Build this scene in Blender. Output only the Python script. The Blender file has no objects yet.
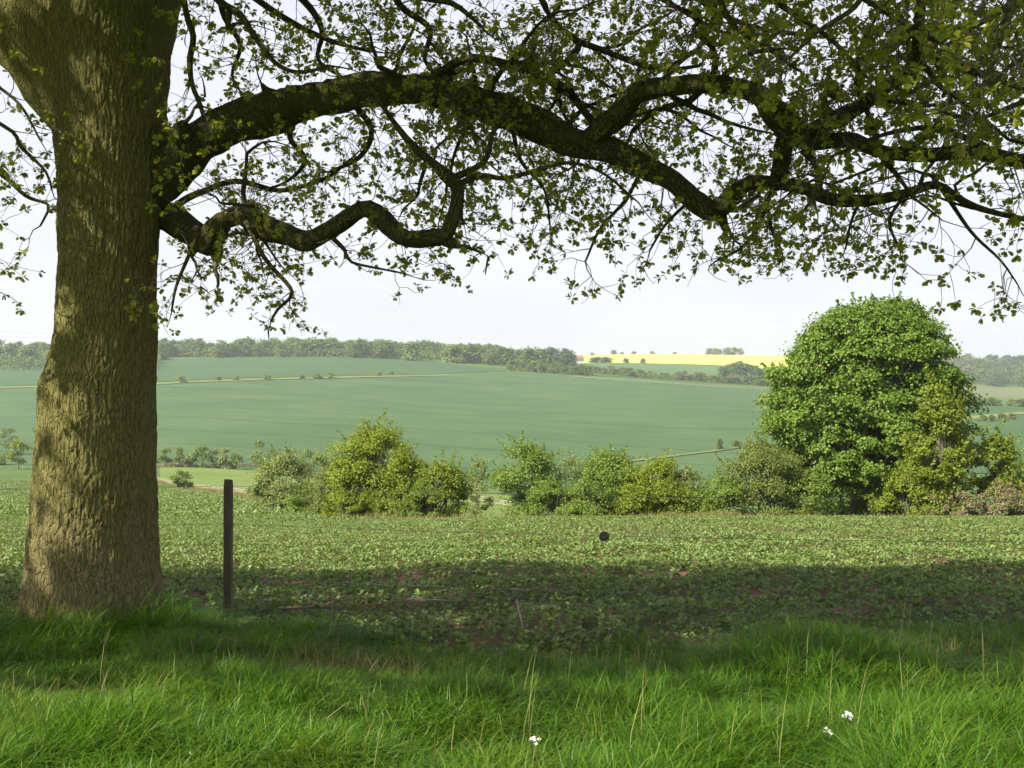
import bpy, math, random
import numpy as np
from mathutils import Vector, noise as mnoise

random.seed(7)
rng = np.random.default_rng(11)
S = bpy.context.scene
COL = S.collection
F = 1100.0                       # focal length in pixels of the 1024 px wide frame
SUN_E = math.radians(41)         # sun elevation
SUN_A = math.radians(56)         # sun stands behind the viewer, this far round to the left

# ------------------------------------------------------------------ tagging
def tag(o, label=None, cat=None, group=None, kind=None):
    if label: o['label'] = label
    if cat: o['category'] = cat
    if group: o['group'] = group
    if kind: o['kind'] = kind
    return o

def empty(name, loc, rz=0.0):
    o = bpy.data.objects.new(name, None)
    o.empty_display_size = 0.2
    COL.objects.link(o)
    o.location = loc
    o.rotation_euler = (0, 0, rz)
    return o

def mesh_from(name, verts, faces_list, mat, parent=None, smooth=False, loc=None):
    """faces_list: arrays of shape (n,k) for several k"""
    verts = np.asarray(verts, dtype=np.float32).reshape(-1, 3)
    me = bpy.data.meshes.new(name)
    me.vertices.add(len(verts))
    me.vertices.foreach_set('co', verts.ravel())
    fl = [np.asarray(f, dtype=np.int32) for f in faces_list if len(f)]
    loops = np.concatenate([f.ravel() for f in fl])
    tot = np.concatenate([np.full(len(f), f.shape[1], dtype=np.int32) for f in fl])
    start = np.concatenate([[0], np.cumsum(tot)[:-1]]).astype(np.int32)
    me.loops.add(len(loops))
    me.loops.foreach_set('vertex_index', loops)
    me.polygons.add(len(tot))
    me.polygons.foreach_set('loop_start', start)
    me.polygons.foreach_set('loop_total', tot)
    me.polygons.foreach_set('use_smooth', np.full(len(tot), smooth, dtype=bool))
    me.update(calc_edges=True)
    if mat: me.materials.append(mat)
    o = bpy.data.objects.new(name, me)
    COL.objects.link(o)
    if loc is not None: o.location = loc
    if parent is not None: o.parent = parent
    return o

# ------------------------------------------------------------------ materials
def new_mat(name):
    m = bpy.data.materials.new(name)
    m.use_nodes = True
    nt = m.node_tree
    nt.nodes.clear()
    out = nt.nodes.new('ShaderNodeOutputMaterial')
    return m, nt, out

def ramp(nt, stops, fac):
    r = nt.nodes.new('ShaderNodeValToRGB')
    el = r.color_ramp.elements
    while len(el) < len(stops): el.new(0.5)
    for e, (p, c) in zip(el, stops):
        e.position = p
        e.color = (c[0], c[1], c[2], 1)
    nt.links.new(fac, r.inputs['Fac'])
    return r.outputs['Color']

def tex_noise(nt, scale, detail=4, rough=0.55, mapping=None, dist=0.0, coord='Object'):
    tc = nt.nodes.new('ShaderNodeTexCoord')
    n = nt.nodes.new('ShaderNodeTexNoise')
    n.inputs['Scale'].default_value = scale
    n.inputs['Detail'].default_value = detail
    n.inputs['Roughness'].default_value = rough
    n.inputs['Distortion'].default_value = dist
    src = tc.outputs[coord]
    if mapping:
        mp = nt.nodes.new('ShaderNodeMapping')
        mp.inputs['Scale'].default_value = mapping
        nt.links.new(src, mp.inputs['Vector'])
        src = mp.outputs['Vector']
    nt.links.new(src, n.inputs['Vector'])
    return n.outputs['Fac']

def mixc(nt, a, b, fac, mode='MIX'):
    m = nt.nodes.new('ShaderNodeMix')
    m.data_type = 'RGBA'
    m.blend_type = mode
    ins = [i for i in m.inputs if i.type == 'RGBA']
    for i, v in zip(ins, (a, b)):
        if isinstance(v, tuple): i.default_value = (*v, 1)
        else: nt.links.new(v, i)
    f = m.inputs['Factor']
    if isinstance(fac, float): f.default_value = fac
    else: nt.links.new(fac, f)
    return [o for o in m.outputs if o.type == 'RGBA'][0]

def leaf_mat(name, cols, trans=0.35, rough=0.5, patch=0.0, patch_scale=1.0, patch_col=(0.2, 0.17, 0.05), spec=0.3, tcol=(1.25, 1.2, 0.6)):
    m, nt, out = new_mat(name)
    g = nt.nodes.new('ShaderNodeNewGeometry')
    k = len(cols)
    c = ramp(nt, [(i / max(k - 1, 1), cols[i]) for i in range(k)], g.outputs['Random Per Island'])
    if patch > 0:
        nf = tex_noise(nt, patch_scale, 3)
        mr = nt.nodes.new('ShaderNodeMapRange')
        mr.inputs['From Min'].default_value = 0.5
        mr.inputs['From Max'].default_value = 0.75
        mr.inputs['To Max'].default_value = patch
        nt.links.new(nf, mr.inputs['Value'])
        c = mixc(nt, c, patch_col, mr.outputs['Result'])
    b = nt.nodes.new('ShaderNodeBsdfPrincipled')
    b.inputs['Roughness'].default_value = rough
    b.inputs['Specular IOR Level'].default_value = spec
    nt.links.new(c, b.inputs['Base Color'])
    t = nt.nodes.new('ShaderNodeBsdfTranslucent')
    tc = mixc(nt, c, tcol, 1.0, 'MULTIPLY')
    nt.links.new(tc, t.inputs['Color'])
    mx = nt.nodes.new('ShaderNodeMixShader')
    mx.inputs['Fac'].default_value = trans
    nt.links.new(b.outputs[0], mx.inputs[1])
    nt.links.new(t.outputs[0], mx.inputs[2])
    nt.links.new(mx.outputs[0], out.inputs['Surface'])
    return m

def ground_mat(name, cols, scale, mapping=None, bump=0.0, bump_scale=6.0, rough=0.95, lines=None, second=None):
    m, nt, out = new_mat(name)
    n = tex_noise(nt, scale, 6, 0.6, mapping)
    k = len(cols)
    c = ramp(nt, [(0.28 + 0.44 * i / max(k - 1, 1), cols[i]) for i in range(k)], n)
    if second:
        col2, sc2, lo, hi = second
        n2 = tex_noise(nt, sc2, 5, 0.6)
        mr = nt.nodes.new('ShaderNodeMapRange')
        mr.inputs['From Min'].default_value = lo
        mr.inputs['From Max'].default_value = hi
        nt.links.new(n2, mr.inputs['Value'])
        c = mixc(nt, c, col2, mr.outputs['Result'])
    if lines:                                   # wheel tracks of the sprayer, period in metres
        period, ang, width, col, strength = lines
        tc = nt.nodes.new('ShaderNodeTexCoord')
        mp = nt.nodes.new('ShaderNodeMapping')
        mp.inputs['Rotation'].default_value = (0, 0, ang)
        nt.links.new(tc.outputs['Object'], mp.inputs['Vector'])
        dn = nt.nodes.new('ShaderNodeTexNoise')
        dn.inputs['Scale'].default_value = 0.006
        dn.inputs['Detail'].default_value = 1
        nt.links.new(tc.outputs['Object'], dn.inputs['Vector'])
        sep = nt.nodes.new('ShaderNodeSeparateXYZ')
        nt.links.new(mp.outputs['Vector'], sep.inputs[0])
        def mth(op, a, b):
            q = nt.nodes.new('ShaderNodeMath'); q.operation = op
            for i, v in enumerate((a, b)):
                if isinstance(v, (int, float)): q.inputs[i].default_value = v
                else: nt.links.new(v, q.inputs[i])
            return q.outputs[0]
        w = mth('MULTIPLY', dn.outputs['Fac'], 90.0)
        v = mth('ADD', sep.outputs['Y'], w)
        v = mth('DIVIDE', v, period)
        fr = mth('FRACT', v, 0)
        ln = mth('LESS_THAN', fr, width / period)
        br = tex_noise(nt, 0.012, 2)
        ln = mth('MULTIPLY', ln, mth('MULTIPLY', br, strength))
        c = mixc(nt, c, col, ln)
    b = nt.nodes.new('ShaderNodeBsdfPrincipled')
    b.inputs['Roughness'].default_value = rough
    b.inputs['Specular IOR Level'].default_value = 0.1
    nt.links.new(c, b.inputs['Base Color'])
    if bump > 0:
        bn = nt.nodes.new('ShaderNodeBump')
        bn.inputs['Distance'].default_value = bump
        bn.inputs['Strength'].default_value = 1.0
        nt.links.new(tex_noise(nt, bump_scale, 6, 0.65), bn.inputs['Height'])
        nt.links.new(bn.outputs[0], b.inputs['Normal'])
    nt.links.new(b.outputs[0], out.inputs['Surface'])
    return m

def plain_mat(name, c1, c2, scale=8.0, rough=0.7, metal=0.0, mapping=None, bump=0.0, bscale=20.0):
    m, nt, out = new_mat(name)
    n = tex_noise(nt, scale, 5, 0.6, mapping)
    c = ramp(nt, [(0.3, c1), (0.7, c2)], n)
    b = nt.nodes.new('ShaderNodeBsdfPrincipled')
    b.inputs['Roughness'].default_value = rough
    b.inputs['Metallic'].default_value = metal
    nt.links.new(c, b.inputs['Base Color'])
    if bump:
        bn = nt.nodes.new('ShaderNodeBump')
        bn.inputs['Distance'].default_value = bump
        nt.links.new(tex_noise(nt, bscale, 5, 0.6, mapping), bn.inputs['Height'])
        nt.links.new(bn.outputs[0], b.inputs['Normal'])
    nt.links.new(b.outputs[0], out.inputs['Surface'])
    return m

def bark_mat(name, brown1, brown2, moss, moss_lo, moss_hi, scale=17.0, zs=0.28, bump=0.02, moss_bias=0.0):
    m, nt, out = new_mat(name)
    tc = nt.nodes.new('ShaderNodeTexCoord')
    dn = nt.nodes.new('ShaderNodeTexNoise')
    dn.inputs['Scale'].default_value = 5
    dn.inputs['Detail'].default_value = 4
    nt.links.new(tc.outputs['Object'], dn.inputs['Vector'])
    vm = nt.nodes.new('ShaderNodeVectorMath'); vm.operation = 'MULTIPLY_ADD'
    vm.inputs[1].default_value = (0.12, 0.12, 0.12)
    nt.links.new(dn.outputs['Color'], vm.inputs[0])
    nt.links.new(tc.outputs['Object'], vm.inputs[2])
    mp = nt.nodes.new('ShaderNodeMapping')
    mp.inputs['Scale'].default_value = (1, 1, zs)
    nt.links.new(vm.outputs[0], mp.inputs['Vector'])
    v = nt.nodes.new('ShaderNodeTexVoronoi')
    v.feature = 'DISTANCE_TO_EDGE'
    v.inputs['Scale'].default_value = scale
    nt.links.new(mp.outputs[0], v.inputs['Vector'])
    mr = nt.nodes.new('ShaderNodeMapRange')
    mr.inputs['From Max'].default_value = 0.12
    nt.links.new(v.outputs['Distance'], mr.inputs['Value'])
    fine = tex_noise(nt, 60, 5, 0.7, (1, 1, 0.4))
    big = tex_noise(nt, 3.0, 4, 0.6)
    c = ramp(nt, [(0.3, brown1), (0.7, brown2)], fine)
    sep = nt.nodes.new('ShaderNodeSeparateXYZ')
    nt.links.new(tc.outputs['Object'], sep.inputs[0])
    ad = nt.nodes.new('ShaderNodeMath'); ad.operation = 'MULTIPLY_ADD'
    ad.inputs[1].default_value = 2.6
    nt.links.new(big, ad.inputs[0])
    nt.links.new(sep.outputs['Z'], ad.inputs[2])
    mm = nt.nodes.new('ShaderNodeMapRange')
    mm.inputs['From Min'].default_value = moss_lo
    mm.inputs['From Max'].default_value = moss_hi
    mm.inputs['To Min'].default_value = moss_bias
    mm.inputs['To Max'].default_value = 0.9
    nt.links.new(ad.outputs[0], mm.inputs['Value'])
    c = mixc(nt, c, moss, mm.outputs['Result'])
    b = nt.nodes.new('ShaderNodeBsdfPrincipled')
    b.inputs['Roughness'].default_value = 0.9
    b.inputs['Specular IOR Level'].default_value = 0.15
    nt.links.new(c, b.inputs['Base Color'])
    hs = nt.nodes.new('ShaderNodeMath'); hs.operation = 'MULTIPLY_ADD'
    hs.inputs[1].default_value = 0.5
    nt.links.new(fine, hs.inputs[0]); nt.links.new(mr.outputs[0], hs.inputs[2])
    bn = nt.nodes.new('ShaderNodeBump')
    bn.inputs['Distance'].default_value = bump
    nt.links.new(hs.outputs[0], bn.inputs['Height'])
    nt.links.new(bn.outputs[0], b.inputs['Normal'])
    nt.links.new(b.outputs[0], out.inputs['Surface'])
    return m

M = {}
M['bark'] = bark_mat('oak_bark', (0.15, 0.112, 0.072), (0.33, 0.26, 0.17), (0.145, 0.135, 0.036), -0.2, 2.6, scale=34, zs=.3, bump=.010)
M['limb_bark_shaded'] = bark_mat('oak_limb_bark_shaded', (0.035, 0.028, 0.017), (0.075, 0.06, 0.036), (0.07, 0.072, 0.016), 2.0, 6.0, scale=24, zs=0.6, bump=0.015, moss_bias=0.22)  # darker than the trunk bark: the crown's shade is put into the browns
M['twig'] = plain_mat('twig_bark', (0.05, 0.04, 0.03), (0.10, 0.08, 0.055), 12)
M['stem'] = plain_mat('shrub_bark', (0.10, 0.085, 0.06), (0.2, 0.17, 0.12), 6, 0.9)
M['oak_leaf'] = leaf_mat('oak_leaf', [(0.15, 0.20, 0.022), (0.21, 0.26, 0.03), (0.28, 0.31, 0.045), (0.29, 0.245, 0.05)], 0.62, tcol=(1.5, 1.45, .75))
M['grass'] = leaf_mat('grass_blade', [(0.042, 0.135, 0.006), (0.072, 0.18, 0.008), (0.108, 0.215, 0.010), (0.155, 0.235, 0.020)], 0.48, 0.5,
                      0.35, 0.8, (0.15, 0.18, 0.03))
M['dry_grass'] = leaf_mat('dry_grass', [(0.30, 0.24, 0.10), (0.22, 0.2, 0.07), (0.14, 0.16, 0.04)], 0.3, 0.7)
M['crop'] = leaf_mat('crop_leaf', [(0.105, 0.165, 0.032), (0.155, 0.22, 0.055), (0.205, 0.26, 0.078)], 0.28, 0.45, spec=0.35)
M['soil'] = ground_mat('crop_soil', [(0.12, 0.068, 0.042), (0.20, 0.115, 0.07)], 3.0, bump=0.05, bump_scale=9,
                       second=((0.07, 0.10, 0.03), 1.3, 0.4, 0.6))
M['soil_far'] = ground_mat('crop_far', [(0.075, 0.115, 0.035), (0.11, 0.15, 0.05)], .5, bump=.05, bump_scale=2, second=((.17, .15, .08), .25, .62, .8))
M['ground'] = ground_mat('meadow', [(0.055, 0.10, 0.025), (0.08, 0.13, 0.03), (0.11, 0.15, 0.045)], 0.05, bump=0.05, bump_scale=3)
M['verge'] = ground_mat('verge_soil', [(0.04, 0.045, 0.015), (0.06, 0.075, 0.02)], 4.0, bump=0.04, bump_scale=8)
M['pasture'] = ground_mat('pasture_grass', [(0.10, 0.155, 0.03), (0.135, 0.185, 0.04), (0.16, 0.2, 0.055)], 0.06, second=((0.2, 0.2, 0.09), 0.25, 0.6, 0.75))
M['wheat'] = ground_mat('young_wheat', [(0.046, 0.092, 0.034), (0.060, 0.108, 0.040), (0.078, 0.124, 0.050)], 0.012, (1, 2.2, 1), lines=(44.0, 0.36, 3.0, (0.034, 0.064, 0.024), 1.25),
                        second=((0.085, 0.13, 0.05), 0.03, 0.5, 0.8))
M['wheat_high'] = ground_mat('young_wheat_high', [(0.044, 0.088, 0.034), (0.062, 0.11, 0.042)], 0.012, (1, 2.5, 1), lines=(40.0, -0.1, 2.4, (0.03, 0.07, 0.03), 0.7))
M['far_green'] = ground_mat('far_green', [(0.07, 0.13, 0.05), (0.10, 0.16, 0.06)], 0.01)
M['rape'] = ground_mat('rape_flowers', [(0.62, 0.54, 0.10), (0.72, 0.65, 0.13)], 0.02, second=((0.4, 0.42, 0.06), 0.05, 0.62, 0.75))
M['tan'] = ground_mat('rough_pasture', [(0.10, 0.13, 0.045), (0.15, 0.16, 0.065)], 0.03)
M['strip'] = ground_mat('grass_strip', [(0.13, 0.17, 0.045), (0.2, 0.21, 0.07)], 0.08)
M['track'] = ground_mat('chalk_track', [(0.38, 0.34, 0.24), (0.5, 0.46, 0.34)], 0.1)
M['post'] = plain_mat('weathered_post', (0.06, 0.052, 0.026), (0.12, 0.10, 0.052), 6, 0.9, mapping=(4, 4, 0.6), bump=0.004, bscale=25)
M['wire'] = plain_mat('galvanised_wire', (0.10, 0.10, 0.095), (0.17, 0.17, 0.16), 30, 0.75, 0.0)
M['pale_wood'] = plain_mat('bleached_wood', (0.27, 0.235, 0.17), (0.38, 0.335, 0.25), 3, 0.85)
M['rubber'] = plain_mat('dull_rubber', (0.05, 0.045, 0.03), (0.09, 0.08, 0.05), 30, 0.8, bump=0.003)
M['clod'] = plain_mat('fresh_soil', (0.04, 0.026, 0.017), (0.09, 0.058, 0.036), 18, 0.95, bump=0.02, bscale=14)
M['petal'] = leaf_mat('white_petal', [(0.75, 0.72, 0.72), (0.8, 0.78, 0.78)], 0.3, tcol=(1, 1, 1))
M['wall'] = plain_mat('render_wall', (0.6, 0.57, 0.52), (0.7, 0.67, 0.62), 0.5, 0.9)
M['tile'] = plain_mat('clay_tile', (0.17, 0.10, 0.07), (0.24, 0.14, 0.10), 0.7, 0.85)
M['dark'] = plain_mat('dark_pane', (0.03, 0.035, 0.04), (0.05, 0.055, 0.06), 1, 0.3)

# ------------------------------------------------------------------ terrain
def pchip(xs, ys, xq):
    xs = np.asarray(xs, float); ys = np.asarray(ys, float)
    h = np.diff(xs); dl = np.diff(ys) / h
    m = np.zeros_like(ys)
    m[0], m[-1] = dl[0], dl[-1]
    for i in range(1, len(xs) - 1):
        if dl[i - 1] * dl[i] > 0:
            w1, w2 = 2 * h[i] + h[i - 1], h[i] + 2 * h[i - 1]
            m[i] = (w1 + w2) / (w1 / dl[i - 1] + w2 / dl[i])
    q = np.clip(xq, xs[0], xs[-1])
    i = np.clip(np.searchsorted(xs, q, side='right') - 1, 0, len(xs) - 2)
    t = (q - xs[i]) / h[i]
    return ((1 + 2 * t) * (1 - t) ** 2 * ys[i] + t * (1 - t) ** 2 * h[i] * m[i] + t * t * (3 - 2 * t) * ys[i + 1] + t * t * (t - 1) * h[i] * m[i + 1])

NEAR = [(-50, -1.65), (0, -1.65), (5, -1.76), (9.6, -2.08), (48, -5.98)]
COLS = {
 -.465: [(80, -8.9), (130, -13), (220, -19.4), (290, -22), (340, -22.3), (450, -18), (600, -6), (700, 1), (800, 8), (900, 19), (1000, 26), (1200, 30), (1600, 28), (3300, -5)],
 -.32: [(80, -8.9), (130, -13), (220, -19.8), (290, -21.9), (340, -22.5), (450, -17.5), (600, -6.5), (700, .5), (850, 12), (950, 22), (1050, 27), (1200, 30), (1600, 28), (3300, -5)],
 -.16: [(65, -7.45), (100, -11), (150, -16), (220, -21.5), (290, -24.5), (340, -24.5), (450, -19), (600, -8), (700, .8), (850, 14), (950, 23), (1050, 28), (1200, 30), (1600, 28), (3300, -5)],
 0.0: [(60, -8), (100, -15), (150, -20), (220, -24.5), (290, -26.3), (340, -25.5), (450, -20), (600, -9.5), (700, -2.5), (850, 9.0), (950, 16), (1050, 20), (1250, 25), (1500, 35), (1620, 41), (1800, 43), (3300, -5)],
 .12: [(60, -8.2), (100, -16), (150, -21.5), (220, -26), (290, -27.5), (340, -26.5), (450, -20.5), (600, -10.8), (700, -4.8), (850, 2.2), (900, 4), (1000, 10), (1250, 24), (1500, 36), (1620, 43), (1800, 46), (3300, -5)],
 .24: [(60, -8.2), (100, -16), (150, -21.5), (220, -26), (290, -27.5), (340, -26.8), (450, -21.5), (600, -12.7), (700, -8), (850, -3.5), (900, -2.5), (1000, 3), (1250, 20), (1500, 36), (1620, 42), (1800, 45), (3300, -5)],
 .45: [(60, -8.2), (100, -16), (150, -21.5), (220, -26), (290, -27.5), (340, -25.5), (450, -19.5), (600, -14.3), (700, -13.6), (850, -13.2), (1000, -12), (1300, -5), (1400, 5), (1550, 22), (1700, 28), (1800, 30), (3300, -5)],
}
DQ = np.concatenate([np.linspace(-50, 60, 221), np.geomspace(61, 3300, 420)])
UQ = np.linspace(-.5, .5, 121)
_us = sorted(COLS)
_tab = np.array([pchip(*zip(*(NEAR + COLS[u])), DQ) for u in _us])
TERR = np.array([pchip(_us, _tab[:, j], UQ) for j in range(len(DQ))]).T     # [u, d]
for _ in range(6):
    TERR[:, 1:-1] = np.where(DQ[None, 1:-1] > 75, .25 * TERR[:, :-2] + .5 * TERR[:, 1:-1] + .25 * TERR[:, 2:], TERR[:, 1:-1])
    TERR[1:-1] = .25 * TERR[:-2] + .5 * TERR[1:-1] + .25 * TERR[2:]

def terrain(x, y):
    x = np.asarray(x, float); y = np.asarray(y, float)
    u = np.clip(x / np.maximum(y, 4.0), -.4999, .4999)
    d = np.clip(y, -50, 3299)
    fi = (u + .5) * 120
    i = np.clip(fi.astype(int), 0, 119); a = fi - i
    j = np.clip(np.searchsorted(DQ, d, side='right') - 1, 0, len(DQ) - 2)
    b = (d - DQ[j]) / (DQ[j + 1] - DQ[j])
    z = (TERR[i, j] * (1 - a) + TERR[i + 1, j] * a) * (1 - b) + (TERR[i, j + 1] * (1 - a) + TERR[i + 1, j + 1] * a) * b
    w = np.clip((d - 300) / 150, 0, 1)
    w = w * np.clip((900 - d) / 200, .3, 1)
    z = z + w * (1.7 * np.sin(x / 62 + y / 140) + 1.1 * np.sin(y / 55 - x / 120))
    wn = np.clip(d / 4, 0, 1) * np.clip((60 - d) / 10, 0, 1)
    z = z + wn * (.03 * np.sin(x * 1.7 + y * .6) + .025 * np.sin(y * 2.3 - x * .9))
    return z

def tz(x, y): return float(terrain(np.array([x]), np.array([y]))[0])

_sd = np.geomspace(4, 3000, 5000)
def ground_at(px, py, dmin=4.0):
    """distance at which the line of sight of a measured point of the photograph meets the land"""
    u = (px - 512) / F
    t = (py - 384) / F
    z = terrain(u * _sd, _sd)
    hit = np.nonzero((z > -t * _sd) & (_sd > dmin))[0]
    d = _sd[hit[0]] if len(hit) else 2500.0
    return u * d, d

def P(px, py, d):
    return np.array([(px - 512) / F * d, d, -(py - 384) / F * d])

# ground sheet
ang = np.radians(np.concatenate([np.linspace(-42, 42, 253), np.linspace(44, 316, 69)]))
rad = np.concatenate([[0.3, 1, 2, 3], np.linspace(4, 60, 113), np.geomspace(61.5, 3000, 190)])
A, R_ = np.meshgrid(ang, rad, indexing='ij')
gx, gy = np.sin(A) * R_, np.cos(A) * R_
gz = terrain(gx, gy)
na, nr = gx.shape
gv = np.stack([gx, gy, gz], -1).reshape(-1, 3)
ii, jj = np.meshgrid(np.arange(na), np.arange(nr - 1), indexing='ij')
i2 = (ii + 1) % na
gf = np.stack([ii * nr + jj, ii * nr + jj + 1, i2 * nr + jj + 1, i2 * nr + jj], -1).reshape(-1, 4)
cv = len(gv)
gv = np.vstack([gv, [[0, 0, -1.65]]])
cf = np.stack([np.full(na, cv), np.arange(na) * nr, ((np.arange(na) + 1) % na) * nr], -1)
ground = mesh_from('ground', gv, [gf[:, ::-1], cf[:, ::-1]], M['ground'], smooth=True)
tag(ground, kind='structure')

def patch(name, us, dlo, dhi, mat, off, nu=120, nd=60, geo=False):
    """a field: between two boundary lines (distance as a function of bearing)"""
    uq = np.linspace(us[0], us[-1], nu)
    lo = np.interp(uq, us, dlo); hi = np.interp(uq, us, dhi)
    w = np.linspace(0, 1, nd)[None]
    D = lo[:, None] * (hi / lo)[:, None] ** w if geo else lo[:, None] * (1 - w) + hi[:, None] * w
    X = uq[:, None] * D
    Z = terrain(X, D) + off
    v = np.stack([X, D, Z], -1).reshape(-1, 3)
    i, j = np.meshgrid(np.arange(nu - 1), np.arange(nd - 1), indexing='ij')
    f = np.stack([i * nd + j, (i + 1) * nd + j, (i + 1) * nd + j + 1, i * nd + j + 1], -1).reshape(-1, 4)
    return tag(mesh_from(name, v, [f], mat, smooth=True), kind='structure')

def strip(name, pts, width, mat, off):
    """a ribbon of ground along measured points (world x, y)"""
    pts = np.array(pts, float)
    s = np.concatenate([[0], np.cumsum(np.linalg.norm(np.diff(pts, axis=0), axis=1))])
    q = np.linspace(0, s[-1], max(int(s[-1] / 2.5), 60))
    x, y = np.interp(q, s, pts[:, 0]), np.interp(q, s, pts[:, 1])
    tx, ty = np.gradient(x), np.gradient(y)
    l = np.hypot(tx, ty); nx, ny = -ty / l, tx / l
    wv = width * (0.8 + 0.4 * np.array([mnoise.noise((a * .03, 3.1, 0)) for a in q]))
    rows = []
    for k in (-.5, -.17, .17, .5):
        X, Y = x + nx * wv * k, y + ny * wv * k
        rows.append(np.stack([X, Y, terrain(X, Y) + off], -1))
    v = np.stack(rows, 1).reshape(-1, 3)
    n = len(q)
    i, j = np.meshgrid(np.arange(n - 1), np.arange(3), indexing='ij')
    f = np.stack([i * 4 + j, (i + 1) * 4 + j, (i + 1) * 4 + j + 1, i * 4 + j + 1], -1).reshape(-1, 4)
    return tag(mesh_from(name, v, [f], mat, smooth=True), kind='structure')

def pxd(pts, dmin=4.0):
    us = [(p[0] - 512) / F for p in pts]
    return us, [ground_at(p[0], p[1], dmin)[1] for p in pts]

# near verge edge (distance as a function of bearing)
VE_U = [-.9, -.465, -.30, -.22, -.1, 0, .2, .33, .45, .9]
VE_D = [9.6, 9.2, 9.2, 8.7, 8.05, 7.9, 7.9, 8.3, 9.2, 9.4]
def verge_edge(u): return np.interp(u, VE_U, VE_D)
patch('verge', VE_U, [2.0] * 10, list(np.array(VE_D) + .05), M['verge'], .004, 140, 60)
# crop field: far edge is the hedge in the middle and right, the rail fence on the left
CE_U = [-.9, -.465, -.32, -.26, -.21, -.165, -.12, 0, .2, .45, .9]
CE_D = [240, 225, 218, 135, 92, 64, 52, 48.5, 48.5, 49.5, 50]
patch('crop_field', CE_U, list(verge_edge(np.array(CE_U)) + .02), list(np.minimum(CE_D, 50)), M['soil'], .012, 160, 220, geo=True)
patch('crop_field', CE_U[:6] + [-.14], [46.0] * 7, CE_D[:6] + [52], M['soil_far'], .03, 120, 160, geo=True)
patch('pasture', [-.32, -.28, -.21, -.16, -.1, 0.0], [221, 160, 97, 70, 66, 75], [288, 290, 292, 285, 270, 250], M['pasture'], .12, 80, 80)
us, lo = [-.54, -.46, -.32, -.23, -.16, -.08, 0, .12, .24, .31], [300, 300, 300, 300, 305, 285, 270, 268, 268, 268]
us2, hi = pxd([(-80, 386), (0, 388), (100, 386), (160, 385), (255, 380.5), (336, 379), (420, 377), (512, 372.5), (644, 381.5), (776, 390)], 400)
hi = np.interp(us, us2, hi)
patch('wheat_field', us, lo, list(hi), M['wheat'], .12, 160, 160)
TRK = [(-60, 386), (0, 388), (100, 386.5), (160, 384), (200, 382.2), (255, 380), (336, 378), (400, 376.5), (450, 375.5)]
us, lo = pxd([(-60, 385), (0, 387), (160, 382.5), (255, 378.5), (336, 376.5), (420, 375.5), (505, 372)], 400)
patch('upper_wheat_field', us, [v + 4 for v in lo], [np.interp(u, [-.55, -.32, -.16, -.08, -.005], [800, 930, 960, 945, 885]) for u in us], M['wheat_high'], .25, 100, 60)
strip('grass_strip', [ground_at(*p, 400) for p in TRK], 13, M['strip'], .45)
strip('grass_strip', [ground_at(*p, 250) for p in [(600, 466), (640, 461), (690, 455), (735, 449), (790, 444)]], 2.4, M['strip'], .45)
strip('track', [ground_at(*p, 400) for p in [(575, 377), (600, 379), (644, 382), (700, 386), (776, 390.5), (820, 393)]], 4, M['track'], .5)
us, lo = pxd([(560, 376), (600, 377), (644, 379), (700, 383), (776, 387)], 500)
patch('far_field', us, [v + 20 for v in lo], [1180, 1230, 1230, 1210, 1150], M['far_green'], .4, 60, 50)
patch('rape_field', [.055, .09, .12, .19, .26, .3], [1190, 1235, 1235, 1215, 1155, 1150], [1560, 1580, 1610, 1600, 1580, 1500], M['rape'], .5, 80, 60)
# fields right of the big sycamore
patch('valley_field', [.305, .35, .45, .6], [300, 320, 330, 330], [560, 560, 570, 570], M['wheat_high'], .25, 70, 70)
patch('far_field', [.31, .45, .6], [640, 640, 640], [900, 900, 900], M['far_green'], .3, 40, 40)
patch('rough_pasture', [.31, .45, .6], [904, 904, 904], [1290, 1290, 1290], M['tan'], .3, 40, 40)
strip('track', [(u * d, d) for u, d in ((.3, 640), (.38, 632), (.45, 618), (.6, 600))], 9, M['track'], .5)
strip('grass_strip', [(u * d, d) for u, d in ((.36, 455), (.42, 500), (.47, 520), (.56, 500))], 10, M['strip'], .45)

# ------------------------------------------------------------------ geometry helpers
def unit(v): return v / np.maximum(np.linalg.norm(v, axis=-1, keepdims=True), 1e-9)

def smooth_line(pts, rads, step):
    """Catmull-Rom resampling of a polyline with radii"""
    p = np.asarray(pts, float); r = np.asarray(rads, float)
    e = np.vstack([2 * p[0] - p[1], p, 2 * p[-1] - p[-2]])
    op, orr = [], []
    for i in range(len(p) - 1):
        p0, p1, p2, p3 = e[i], e[i + 1], e[i + 2], e[i + 3]
        n = max(2, int(np.linalg.norm(p2 - p1) / step))
        for k in range(n):
            t = k / n
            op.append(.5 * ((2 * p1) + (-p0 + p2) * t + (2 * p0 - 5 * p1 + 4 * p2 - p3) * t * t + (-p0 + 3 * p1 - 3 * p2 + p3) * t ** 3))
            orr.append(r[i] * (1 - t) + r[i + 1] * t)
    op.append(p[-1]); orr.append(r[-1])
    return np.array(op), np.array(orr)

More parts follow.
